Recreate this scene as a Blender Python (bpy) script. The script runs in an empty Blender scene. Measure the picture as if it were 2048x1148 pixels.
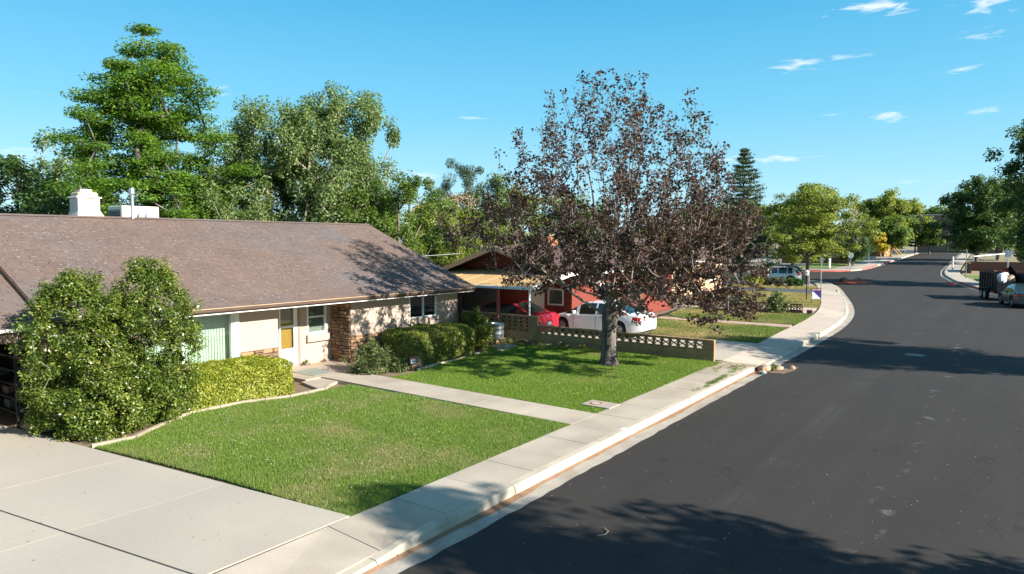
import bpy, math, random
import numpy as np
from mathutils import Vector, Matrix

random.seed(7)
sc = bpy.context.scene
C0 = sc.collection
R = math.radians

# ------------------------------------------------------------------ camera
CAM_H = 4.15
YAW = 36.3                       # camera heading, degrees left of the street (+X)
PITCH = 3.73
cam_d = bpy.data.cameras.new("camera")
cam = bpy.data.objects.new("camera", cam_d)
C0.objects.link(cam)
cam.location = (0, 0, CAM_H)
cam_d.sensor_width = 36.0
cam_d.lens = 36.0 * 1365.0 / 2048.0
cam.rotation_euler = (R(90 - PITCH), 0, R(YAW - 90))
cam_d.clip_end = 3000
cam_d.clip_start = 0.1
sc.camera = cam

# ------------------------------------------------------------------ light
SUN_EL = 28.0
SUN_TO = Vector((0.12, -0.993, 0)).normalized()          # horizontal direction towards the sun
sd = bpy.data.lights.new("sun", "SUN")
sd.energy = 5.0
sd.angle = R(0.55)
sd.color = (1.0, 0.94, 0.86)
sun = bpy.data.objects.new("sun", sd)
C0.objects.link(sun)
to_sun = Vector((SUN_TO.x * math.cos(R(SUN_EL)), SUN_TO.y * math.cos(R(SUN_EL)), math.sin(R(SUN_EL))))
sun.rotation_euler = to_sun.to_track_quat('Z', 'Y').to_euler()
sun.location = (0, -20, 40)

world = bpy.data.worlds.new("World")
sc.world = world
world.use_nodes = True
wn = world.node_tree
wn.nodes.clear()
def N(nt, t, **kw):
    n = nt.nodes.new(t)
    for k, v in kw.items():
        setattr(n, k, v)
    return n
def math_n(nt, op, a, b=None, c=None, clamp=False):
    n = nt.nodes.new('ShaderNodeMath'); n.operation = op; n.use_clamp = clamp
    for i, v in enumerate((a, b, c)):
        if v is None: continue
        if isinstance(v, (int, float)): n.inputs[i].default_value = v
        else: nt.links.new(v, n.inputs[i])
    return n.outputs[0]
def ramp(nt, fac, stops, interp='LINEAR'):
    n = nt.nodes.new('ShaderNodeValToRGB'); n.color_ramp.interpolation = interp
    while len(n.color_ramp.elements) < len(stops): n.color_ramp.elements.new(0.5)
    for e, (p, c) in zip(n.color_ramp.elements, stops):
        e.position = p
        e.color = (c, c, c, 1) if isinstance(c, (int, float)) else (*c[:3], 1)
    nt.links.new(fac, n.inputs[0])
    return n.outputs[0]
sky = N(wn, 'ShaderNodeTexSky', sky_type='NISHITA')
sky.sun_disc = False
sky.sun_elevation = R(SUN_EL)
sky.sun_rotation = math.atan2(SUN_TO.x, SUN_TO.y)
sky.altitude = 1700
sky.air_density = 1.0
sky.dust_density = 0.6
sky.ozone_density = 1.6
tc = N(wn, 'ShaderNodeTexCoord')
sep = N(wn, 'ShaderNodeSeparateXYZ'); wn.links.new(tc.outputs['Generated'], sep.inputs[0])
az = math_n(wn, 'MULTIPLY', math_n(wn, 'ARCTAN2', sep.outputs[1], sep.outputs[0]), 180 / math.pi)
el = math_n(wn, 'MULTIPLY', math_n(wn, 'ARCSINE', sep.outputs[2]), 180 / math.pi)
# clear dry-air tint by elevation, the same all the way round, laid over the physical sky
tint = ramp(wn, math_n(wn, 'DIVIDE', el, 60.0, clamp=True), [(0.0, (.37, .585, .67)), (0.08, (.25, .53, .66)), (0.17, (.125, .45, .63)), (0.33, (.035, .32, .57)), (0.6, (.08, .26, .46)), (1.0, (.12, .23, .38))])
tsc = N(wn, 'ShaderNodeVectorMath', operation='SCALE'); wn.links.new(tint, tsc.inputs[0]); tsc.inputs['Scale'].default_value = 7.6
hsv = N(wn, 'ShaderNodeMix', data_type='RGBA'); hsv.inputs[0].default_value = 0.82
wn.links.new(sky.outputs[0], hsv.inputs[6]); wn.links.new(tsc.outputs[0], hsv.inputs[7])
cmb = N(wn, 'ShaderNodeCombineXYZ')
wn.links.new(math_n(wn, 'MULTIPLY', az, 0.30), cmb.inputs[0])
wn.links.new(math_n(wn, 'MULTIPLY', el, 1.5), cmb.inputs[1])
nz = N(wn, 'ShaderNodeTexNoise'); nz.inputs['Scale'].default_value = 1.1
nz.inputs['Detail'].default_value = 7; nz.inputs['Roughness'].default_value = 0.62
nz.inputs['Distortion'].default_value = 0.5
wn.links.new(cmb.outputs[0], nz.inputs['Vector'])
nzc = math_n(wn, 'SUBTRACT', nz.outputs[0], 0.5)
total = None
# drifting wisps, (azimuth from +X towards +Y, elevation, half width, half height, density)
WISPS = [(8.2, 16.9, 3.28, .75, 1.25), (1.8, 15.9, 2.31, .7, 1.15), (2.6, 13.9, 1.51, .51, .7), (14.3, 13.2, 2.46, .57, .9), (10.4, 13.6, 1.42, .36, .65),
         (3.4, 11.8, 1.73, .34, .65), (7.8, 9.1, 1.94, .36, .9), (2.0, 8.9, 2.34, .26, .75), (11.5, 9.5, 1.5, .2, .45), (15.1, 6.4, 2.52, .38, 1.1), (18.9, 6.6, 1.91, .56, .85),
         (58.8, 11.3, 1.38, .37, .85), (70.9, 10.1, .61, .18, .5), (47.7, 11.0, 1.3, .26, .5), (39.2, 10.2, 2.04, .18, .5), (42.7, 5.5, 4.41, .59, .55), (72.1, 6.0, 1.85, .92, .45), (5.3, 4.4, 4.17, .31, .4),
         (-40, 16, 5, 1.0, .9), (110, 14, 5, .8, .8), (160, 18, 5, 1.0, .9), (-110, 12, 6, .8, .9), (-75, 22, 5, 1, .9), (95, 24, 5, 1, .8), (-20, 13, 4, .7, .9), (25, 26, 5, 1.0, .9)]
for a0, e0, w, h, k in WISPS:
    dx = math_n(wn, 'DIVIDE', math_n(wn, 'SUBTRACT', az, a0), w)
    dy = math_n(wn, 'DIVIDE', math_n(wn, 'SUBTRACT', el, e0), h)
    rr = math_n(wn, 'SQRT', math_n(wn, 'ADD', math_n(wn, 'MULTIPLY', dx, dx), math_n(wn, 'MULTIPLY', dy, dy)))
    m = math_n(wn, 'SUBTRACT', 0.62, rr)
    m = math_n(wn, 'MULTIPLY_ADD', nzc, 6.0, m)
    m = math_n(wn, 'MULTIPLY', m, math_n(wn, 'SUBTRACT', 1.9, rr, clamp=True))
    m = math_n(wn, 'MULTIPLY', m, k * 0.9, clamp=True)
    total = m if total is None else math_n(wn, 'MAXIMUM', total, m)
mx = N(wn, 'ShaderNodeMix', data_type='RGBA')
wn.links.new(math_n(wn, 'MULTIPLY', total, 0.72, clamp=True), mx.inputs[0])
wn.links.new(hsv.outputs[2], mx.inputs[6])
mx.inputs[7].default_value = (5.6, 5.8, 6.0, 1)
bg = N(wn, 'ShaderNodeBackground'); bg.inputs[1].default_value = 0.086
wn.links.new(mx.outputs[2], bg.inputs[0])
wo = N(wn, 'ShaderNodeOutputWorld'); wn.links.new(bg.outputs[0], wo.inputs[0])

vs = sc.view_settings
vs.view_transform = 'Standard'; vs.look = 'None'; vs.gamma = 1.0; vs.use_curve_mapping = False
vs.exposure = 1.25
sc.cycles.max_bounces = 6
sc.cycles.transparent_max_bounces = 8
sc.cycles.use_adaptive_sampling = True
sc.cycles.adaptive_threshold = 0.02
try:
    sc.cycles.use_denoising = True
except Exception:
    pass

# ------------------------------------------------------------------ helpers
def gz(x):
    """height of the ground: flat near the house, rising gently up the far street"""
    if x < 78: return 0.0
    if x > 176: return 0.0192 * 94.0
    t = x - 78
    return 0.0192 * (t * t / 16.0 if t < 8 else t - 4)

def S(r, g, b):
    f = lambda c: (c / 255) / 12.92 if c / 255 <= 0.04045 else ((c / 255 + 0.055) / 1.055) ** 2.4
    return (f(r), f(g), f(b))

MATS = {}
def mat(name, col, rough=0.8, amt=0.18, scale=3.0, fine=40.0, fine_amt=0.1, bump=0.2, bump_scale=60.0, metal=0.0,
        spec=0.3, rnd=0.0, island=0.0, col2=None, c2_scale=0.6, c2_lo=0.45, c2_hi=0.65, stretch=(1, 1, 1), coat=0.0, fleck=0.0):
    if name in MATS: return MATS[name]
    m = bpy.data.materials.new(name); m.use_nodes = True
    nt = m.node_tree; b = nt.nodes['Principled BSDF']
    b.inputs['Roughness'].default_value = rough; b.inputs['Metallic'].default_value = metal
    b.inputs['Specular IOR Level'].default_value = spec
    if coat: b.inputs['Coat Weight'].default_value = coat; b.inputs['Coat Roughness'].default_value = 0.05
    geo = N(nt, 'ShaderNodeNewGeometry')
    mp = N(nt, 'ShaderNodeMapping'); nt.links.new(geo.outputs['Position'], mp.inputs[0]); mp.inputs['Scale'].default_value = stretch
    n1 = N(nt, 'ShaderNodeTexNoise'); n1.inputs['Scale'].default_value = scale; n1.inputs['Detail'].default_value = 4
    n2 = N(nt, 'ShaderNodeTexNoise'); n2.inputs['Scale'].default_value = fine; n2.inputs['Detail'].default_value = 3
    nt.links.new(mp.outputs[0], n1.inputs['Vector']); nt.links.new(mp.outputs[0], n2.inputs['Vector'])
    v = math_n(nt, 'MULTIPLY_ADD', math_n(nt, 'SUBTRACT', n1.outputs[0], 0.5), amt * 3, 1.0)
    v = math_n(nt, 'MULTIPLY_ADD', math_n(nt, 'SUBTRACT', n2.outputs[0], 0.5), fine_amt * 3, v)
    if rnd:
        oi = N(nt, 'ShaderNodeObjectInfo')
        v = math_n(nt, 'MULTIPLY_ADD', math_n(nt, 'SUBTRACT', oi.outputs['Random'], 0.5), rnd * 2, v)
    if island:
        v = math_n(nt, 'MULTIPLY_ADD', math_n(nt, 'SUBTRACT', geo.outputs['Random Per Island'], 0.5), island * 2, v)
    if fleck:
        fk = ramp(nt, geo.outputs['Random Per Island'], [(1 - fleck - .001, 0.0), (1 - fleck, 1.0)])
        v = math_n(nt, 'MULTIPLY_ADD', fk, .20, v)
    base = None
    if col2:
        n3 = N(nt, 'ShaderNodeTexNoise'); n3.inputs['Scale'].default_value = c2_scale; n3.inputs['Detail'].default_value = 5
        nt.links.new(mp.outputs[0], n3.inputs['Vector'])
        mxx = N(nt, 'ShaderNodeMix', data_type='RGBA')
        nt.links.new(ramp(nt, n3.outputs[0], [(c2_lo, 0.0), (c2_hi, 1.0)]), mxx.inputs[0])
        mxx.inputs[6].default_value = (*col, 1); mxx.inputs[7].default_value = (*col2, 1)
        base = mxx.outputs[2]
    mul = N(nt, 'ShaderNodeVectorMath', operation='SCALE')
    if base is None: mul.inputs[0].default_value = col
    else: nt.links.new(base, mul.inputs[0])
    nt.links.new(v, mul.inputs['Scale'])
    nt.links.new(mul.outputs[0], b.inputs['Base Color'])
    if bump:
        bn = N(nt, 'ShaderNodeTexNoise'); bn.inputs['Scale'].default_value = bump_scale; bn.inputs['Detail'].default_value = 3
        nt.links.new(mp.outputs[0], bn.inputs['Vector'])
        bp = N(nt, 'ShaderNodeBump'); bp.inputs['Strength'].default_value = bump; bp.inputs['Distance'].default_value = 0.02
        nt.links.new(bn.outputs[0], bp.inputs['Height']); nt.links.new(bp.outputs[0], b.inputs['Normal'])
    MATS[name] = m
    return m

def leaf_mat(name, dark, light, rough=0.45, trans=0.3, spec=0.4, tip=None, tip_amt=0.0, clump=0.9):
    if name in MATS: return MATS[name]
    m = bpy.data.materials.new(name); m.use_nodes = True
    nt = m.node_tree; b = nt.nodes['Principled BSDF']; out = nt.nodes['Material Output']
    geo = N(nt, 'ShaderNodeNewGeometry')
    n1 = N(nt, 'ShaderNodeTexNoise'); n1.inputs['Scale'].default_value = clump; n1.inputs['Detail'].default_value = 3
    nt.links.new(geo.outputs['Position'], n1.inputs['Vector'])
    f = math_n(nt, 'MULTIPLY_ADD', math_n(nt, 'SUBTRACT', n1.outputs[0], 0.5), 1.8, geo.outputs['Random Per Island'], clamp=True)
    stops = [(0.05, dark), (0.95, light)]
    if tip: stops = [(0.05, dark), (1 - tip_amt, light), (1.0, tip)]
    c = ramp(nt, f, stops)
    nt.links.new(c, b.inputs['Base Color'])
    b.inputs['Roughness'].default_value = rough; b.inputs['Specular IOR Level'].default_value = spec
    if trans:
        tr = N(nt, 'ShaderNodeBsdfTranslucent')
        sc_ = N(nt, 'ShaderNodeVectorMath', operation='MULTIPLY'); nt.links.new(c, sc_.inputs[0]); sc_.inputs[1].default_value = (1.5, 1.45, 0.8)
        nt.links.new(sc_.outputs[0], tr.inputs[0])
        ms = N(nt, 'ShaderNodeMixShader'); ms.inputs[0].default_value = min(trans * 1.3, .5)
        nt.links.new(b.outputs[0], ms.inputs[1]); nt.links.new(tr.outputs[0], ms.inputs[2])
        nt.links.new(ms.outputs[0], out.inputs['Surface'])
    MATS[name] = m
    return m

def glass_mat(name, tint=(0.93, 0.97, 0.95), clear=0.98):
    if name in MATS: return MATS[name]
    m = bpy.data.materials.new(name); m.use_nodes = True
    nt = m.node_tree; nt.nodes.remove(nt.nodes['Principled BSDF']); out = nt.nodes['Material Output']
    tr = N(nt, 'ShaderNodeBsdfTransparent'); tr.inputs[0].default_value = (*[t * clear for t in tint], 1)
    gl = N(nt, 'ShaderNodeBsdfGlossy'); gl.inputs['Roughness'].default_value = 0.03
    fr = N(nt, 'ShaderNodeFresnel'); fr.inputs[0].default_value = 1.5
    ms = N(nt, 'ShaderNodeMixShader')
    nt.links.new(math_n(nt, 'MULTIPLY_ADD', fr.outputs[0], 1.0, 0.04, clamp=True), ms.inputs[0])
    nt.links.new(tr.outputs[0], ms.inputs[1]); nt.links.new(gl.outputs[0], ms.inputs[2])
    nt.links.new(ms.outputs[0], out.inputs['Surface'])
    MATS[name] = m
    return m

ORG = {}
def tag(o, label=None, cat=None, group=None, kind=None):
    if label: o['label'] = label
    if cat: o['category'] = cat
    if group: o['group'] = group
    if kind: o['kind'] = kind
    return o
def empty(name, loc, label=None, cat=None, group=None, kind=None, rz=0.0):
    o = bpy.data.objects.new(name, None); C0.objects.link(o)
    o.location = loc; o.rotation_euler = (0, 0, rz); o.empty_display_size = 0.2
    ORG[o.name] = Vector(loc)
    return tag(o, label, cat, group, kind)
def link(name, me, parent=None, loc=(0, 0, 0), rot=None):
    o = bpy.data.objects.new(name, me); C0.objects.link(o)
    o.location = loc
    if rot: o.rotation_euler = rot
    if parent: o.parent = parent
    return o

class MB:
    """collects faces; build() links them as one mesh object (world coordinates unless local=True)"""
    def __init__(s): s.v = []; s.f = []
    def add(s, vs, fs):
        n = len(s.v); s.v += [tuple(v) for v in vs]; s.f += [tuple(i + n for i in f) for f in fs]; return s
    def box(s, x0, x1, y0, y1, z0, z1, b=0.0):
        if b:
            return s.bevbox(x0, x1, y0, y1, z0, z1, b)
        v = [(x0, y0, z0), (x1, y0, z0), (x1, y1, z0), (x0, y1, z0), (x0, y0, z1), (x1, y0, z1), (x1, y1, z1), (x0, y1, z1)]
        return s.add(v, [(0, 3, 2, 1), (4, 5, 6, 7), (0, 1, 5, 4), (1, 2, 6, 5), (2, 3, 7, 6), (3, 0, 4, 7)])
    def bevbox(s, x0, x1, y0, y1, z0, z1, b):
        """box with its top and upright edges chamfered"""
        def ring(d, z): return [(x0 + d, y0 + 0, z), (x1 - d, y0, z), (x1, y0 + d, z), (x1, y1 - d, z), (x1 - d, y1, z), (x0 + d, y1, z), (x0, y1 - d, z), (x0, y0 + d, z)]
        def ring2(z): return [(x0 + b * 1.5, y0 + b, z), (x1 - b * 1.5, y0 + b, z), (x1 - b, y0 + b * 1.5, z), (x1 - b, y1 - b * 1.5, z), (x1 - b * 1.5, y1 - b, z), (x0 + b * 1.5, y1 - b, z), (x0 + b, y1 - b * 1.5, z), (x0 + b, y0 + b * 1.5, z)]
        v = ring(b, z0) + ring(b, z1 - b) + ring2(z1)
        f = [tuple(range(7, -1, -1)), tuple(range(16, 24))]
        for k in (0, 8):
            for i in range(8):
                j = (i + 1) % 8
                f.append((k + i, k + j, k + 8 + j, k + 8 + i))
        return s.add(v, f)
    def prism(s, poly, z0, z1):
        n = len(poly)
        v = [(p[0], p[1], z0) for p in poly] + [(p[0], p[1], z1) for p in poly]
        return s.add(v, [tuple(range(n - 1, -1, -1)), tuple(range(n, 2 * n))] + [(i, (i + 1) % n, n + (i + 1) % n, n + i) for i in range(n)])
    def quad(s, a, b, c, d): return s.add([a, b, c, d], [(0, 1, 2, 3)])
    def bar(s, p0, p1, w, h=None, up=(0, 0, 1)):
        h = h or w; p0 = Vector(p0); p1 = Vector(p1); d = (p1 - p0).normalized(); up = Vector(up)
        if abs(d.dot(up)) > 0.98: up = Vector((1, 0, 0))
        a = d.cross(up).normalized() * (w / 2); b = a.cross(d).normalized() * (h / 2)
        v = [p0 - a - b, p0 + a - b, p0 + a + b, p0 - a + b, p1 - a - b, p1 + a - b, p1 + a + b, p1 - a + b]
        return s.add(v, [(0, 3, 2, 1), (4, 5, 6, 7), (0, 1, 5, 4), (1, 2, 6, 5), (2, 3, 7, 6), (3, 0, 4, 7)][:])
    def tube(s, p0, p1, r0, r1=None, n=10, caps=True):
        r1 = r0 if r1 is None else r1
        p0 = Vector(p0); p1 = Vector(p1); d = (p1 - p0).normalized()
        u = Vector((0, 0, 1)) if abs(d.z) < 0.9 else Vector((1, 0, 0))
        a = d.cross(u).normalized(); b = d.cross(a)
        v = []
        for p, r in ((p0, r0), (p1, r1)):
            for i in range(n):
                t = 2 * math.pi * i / n
                v.append(p + a * (r * math.cos(t)) + b * (r * math.sin(t)))
        f = [(i, (i + 1) % n, n + (i + 1) % n, n + i) for i in range(n)]
        if caps: f += [tuple(range(n - 1, -1, -1)), tuple(range(n, 2 * n))]
        return s.add(v, f)
    def lathe(s, c, prof, n=14):
        """prof: (radius, z) pairs round the vertical axis through c"""
        v = []
        for r, z in prof:
            for i in range(n):
                t = 2 * math.pi * i / n
                v.append((c[0] + r * math.cos(t), c[1] + r * math.sin(t), c[2] + z))
        f = []
        for k in range(len(prof) - 1):
            for i in range(n):
                j = (i + 1) % n
                f.append((k * n + i, k * n + j, (k + 1) * n + j, (k + 1) * n + i))
        f += [tuple(range(n - 1, -1, -1)), tuple(range((len(prof) - 1) * n, len(prof) * n))]
        return s.add(v, f)
    def blob(s, c, r, n=8, m=6, rough=0.15, seed=0, flat=None):
        rg = random.Random(seed); rx, ry, rz = r if isinstance(r, (tuple, list)) else (r, r, r)
        ring0 = len(s.v); v = [(c[0], c[1], c[2] - rz)]
        for k in range(1, m):
            t = math.pi * k / m
            for i in range(n):
                q = 2 * math.pi * i / n; w = 1 + rg.uniform(-rough, rough)
                v.append((c[0] + rx * w * math.sin(t) * math.cos(q), c[1] + ry * w * math.sin(t) * math.sin(q), c[2] - rz * w * math.cos(t)))
        v.append((c[0], c[1], c[2] + rz)); f = []
        for i in range(n):
            j = (i + 1) % n
            f.append((0, 1 + j, 1 + i)); L = 1 + (m - 2) * n
            f.append((L + i, L + j, len(v) - 1))
            for k in range(m - 2):
                f.append((1 + k * n + i, 1 + k * n + j, 1 + (k + 1) * n + j, 1 + (k + 1) * n + i))
        return s.add(v, f)
    def mesh(s, name, m, off=Vector((0, 0, 0)), smooth=False):
        me = bpy.data.meshes.new(name)
        me.from_pydata([(v[0] - off[0], v[1] - off[1], v[2] - off[2]) for v in s.v], [], s.f)
        if m: me.materials.append(m)
        if smooth:
            me.polygons.foreach_set('use_smooth', [True] * len(me.polygons))
            try: me.set_sharp_from_angle(angle=R(40))
            except Exception: pass
        me.update()
        return me
    def build(s, name, m, parent=None, local=False, smooth=False, **kw):
        off = Vector((0, 0, 0))
        p = parent
        if parent is not None and not local:
            off = ORG.get(parent.name, Vector((0, 0, 0)))
        base = Vector((0, 0, 0))
        if parent is None and not local:
            c = [sum(v[i] for v in s.v) / len(s.v) for i in range(3)]
            base = Vector((c[0], c[1], min(v[2] for v in s.v))); off = base
        o = link(name, s.mesh(name, m, off, smooth), parent, base)
        ORG[o.name] = base if parent is None else off
        return tag(o, **kw) if kw else o

def big_mesh(name, verts, faces4, m, tri=False):
    """numpy mesh: verts (n,3), faces (k,4) or (k,3)"""
    me = bpy.data.meshes.new(name)
    k = faces4.shape[1]; nf = len(faces4)
    me.vertices.add(len(verts)); me.vertices.foreach_set('co', np.ascontiguousarray(verts, dtype=np.float32).ravel())
    me.loops.add(nf * k); me.loops.foreach_set('vertex_index', np.ascontiguousarray(faces4, dtype=np.int32).ravel())
    me.polygons.add(nf); me.polygons.foreach_set('loop_start', np.arange(0, nf * k, k, dtype=np.int32))
    me.update(calc_edges=True)
    me.validate()
    me.materials.append(m)
    return me

def dup(root, loc, rz=None, label=None, group=None, parent=None):
    c = root.copy(); C0.objects.link(c); c.location = loc
    if rz is not None: c.rotation_euler = (0, 0, rz)
    if label: c['label'] = label
    if group: c['group'] = group
    if parent: c.parent = parent
    ORG[c.name] = Vector(loc)
    for ch in list(root.children):
        d = ch.copy(); C0.objects.link(d); d.parent = c
        for g in ch.children:
            e = g.copy(); C0.objects.link(e); e.parent = d
    return c

# ------------------------------------------------------------------ surface materials
M_conc = mat('concrete_pale', (0.405, 0.355, 0.285), 0.9, 0.09, 0.9, 30, 0.07, 0.14, 90, rnd=0.05, col2=(0.335, 0.30, 0.245), c2_scale=0.45, c2_lo=.42, c2_hi=.72)
M_conc_walk = mat('concrete_walk', (0.40, 0.345, 0.27), 0.9, 0.10, 1.2, 30, 0.07, 0.14, 90, rnd=0.06, col2=(0.34, 0.29, 0.225), c2_scale=0.8)
M_curb = mat('concrete_curb', (0.43, 0.375, 0.285), 0.9, 0.14, 2.0, 25, 0.1, 0.2, 60, rnd=0.06, col2=(0.30, 0.26, 0.20), c2_scale=1.6, c2_lo=.55, c2_hi=.75)
M_gutter = mat('concrete_gutter', (0.37, 0.33, 0.27), 0.9, 0.14, 1.6, 20, 0.1, 0.2, 60, col2=(0.30, 0.25, 0.19), c2_scale=1.4)
M_silt = mat('red_silt', (0.235, 0.135, 0.08), 0.95, 0.2, 6, 40, 0.15, 0.3, 50)
M_dirt = mat('dirt', (0.20, 0.14, 0.09), 0.95, 0.25, 1.5, 18, 0.2, 0.4, 30, col2=(0.14, 0.11, 0.07), c2_scale=1.5)
M_dry = mat('dry_ground', (0.27, 0.21, 0.13), 0.95, 0.2, 0.5, 8, 0.15, 0.3, 30, col2=(0.20, 0.19, 0.08), c2_scale=0.25)
M_lawn = mat('lawn_soil', (0.055, 0.10, 0.018), 0.95, 0.25, 1.2, 14, 0.3, 0.4, 40, col2=(0.11, 0.115, 0.03), c2_scale=0.6)
M_lawn_dry = mat('lawn_dry_soil', (0.26, 0.22, 0.075), 0.95, 0.2, 0.8, 14, 0.25, 0.4, 40, col2=(0.13, 0.15, 0.035), c2_scale=0.35)
M_stucco = mat('stucco_beige', (0.46, 0.355, 0.285), 0.95, 0.05, 1.4, 60, 0.06, 0.5, 120)
M_white = mat('white_paint', (0.78, 0.77, 0.73), 0.5, 0.04, 3, 30, 0.03, 0.03, 60)
M_brown_trim = mat('brown_trim', (0.105, 0.068, 0.05), 0.6, 0.12, 3, 30, 0.08, 0.1, 40)
M_tan_trim = mat('tan_trim', (0.42, 0.30, 0.19), 0.6, 0.12, 3, 30, 0.08, 0.1, 40)
M_black = mat('black_metal', (0.015, 0.015, 0.017), 0.5, 0.1, 5, 30, 0.1, 0.05, 40)
M_galv = mat('galvanised', (0.55, 0.58, 0.60), 0.35, 0.12, 6, 20, 0.1, 0.05, 40, metal=0.9)
M_glass = glass_mat('window_glass')
M_glass_dark = glass_mat('car_glass', (0.5, 0.6, 0.6), 0.35)
M_rubber = mat('rubber', (0.02, 0.02, 0.02), 0.85, 0.1, 6, 30, 0.1, 0.1, 40)
M_alloy = mat('alloy', (0.55, 0.56, 0.58), 0.35, 0.05, 6, 30, 0.03, 0.0, 40, metal=0.8)
M_chrome = mat('chrome', (0.7, 0.7, 0.72), 0.15, 0.02, 6, 30, 0.02, 0.0, 40, metal=1.0)
M_redlamp = mat('tail_lamp_red', (0.45, 0.012, 0.02), 0.2, 0.03, 6, 30, 0.02, 0.0, 40, spec=0.6)
M_clearlamp = mat('head_lamp', (0.7, 0.72, 0.74), 0.12, 0.03, 6, 30, 0.02, 0.0, 40, spec=0.6)
M_bark = mat('bark_grey', (0.15, 0.125, 0.10), 0.95, 0.3, 3, 25, 0.3, 0.9, 14, stretch=(1, 1, 0.25))
M_bark_dark = mat('bark_dark', (0.075, 0.062, 0.055), 0.95, 0.35, 4, 25, 0.3, 1.0, 16, stretch=(1, 1, 0.22), col2=(0.19, 0.17, 0.14), c2_scale=5)
M_bark_pale = mat('bark_pale', (0.30, 0.26, 0.21), 0.95, 0.25, 3, 25, 0.2, 0.6, 14, stretch=(1, 1, 0.3))
M_block = mat('block_grey_brown', (0.35, 0.225, 0.115), 0.95, 0.12, 4, 30, 0.12, 0.4, 60, rnd=0.08)
M_block_red = mat('block_red_brown', (0.16, 0.085, 0.065), 0.95, 0.12, 3, 30, 0.1, 0.4, 50, rnd=0.08)
M_redwall = mat('red_stucco', (0.20, 0.045, 0.032), 0.9, 0.1, 2, 40, 0.08, 0.3, 80)
M_roof_dark = mat('roof_under', (0.10, 0.078, 0.07), 0.95, 0.2, 2, 30, 0.15, 0.3, 40)
M_shingle = mat('shingle', (0.154, 0.109, 0.088), 0.92, 0.12, 0.9, 60, 0.14, 0.5, 90, island=0.07, col2=(0.135, 0.112, 0.105), c2_scale=0.35)
M_shingle2 = mat('shingle_maroon', (0.10, 0.06, 0.052), 0.92, 0.1, 1.2, 60, 0.1, 0.4, 80, island=0.1)
M_tan_roof = mat('tan_roof', (0.52, 0.33, 0.145), 0.85, 0.1, 1.0, 40, 0.08, 0.25, 60)
M_wood = mat('oak_door', (0.42, 0.23, 0.05), 0.5, 0.15, 3, 30, 0.15, 0.1, 30, stretch=(6, 6, 0.6))
M_mint = mat('mint_blind', (0.52, 0.62, 0.50), 0.8, 0.03, 3, 30, 0.03, 0.0, 40)
M_grey_blind = mat('grey_blind', (0.30, 0.33, 0.28), 0.8, 0.05, 3, 30, 0.03, 0.0, 40)
M_mat_green = mat('mat_green', (0.23, 0.25, 0.21), 0.95, 0.1, 4, 60, 0.15, 0.4, 120)
M_rock = mat('stone_tan', (0.27, 0.165, 0.09), 0.9, 0.2, 5, 40, 0.15, 0.5, 40, rnd=0.32, col2=(0.17, 0.125, 0.09), c2_scale=2.2)
M_mortar = mat('mortar_dark', (0.06, 0.043, 0.034), 0.95, 0.1, 5, 40, 0.1, 0.3, 60)

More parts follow.
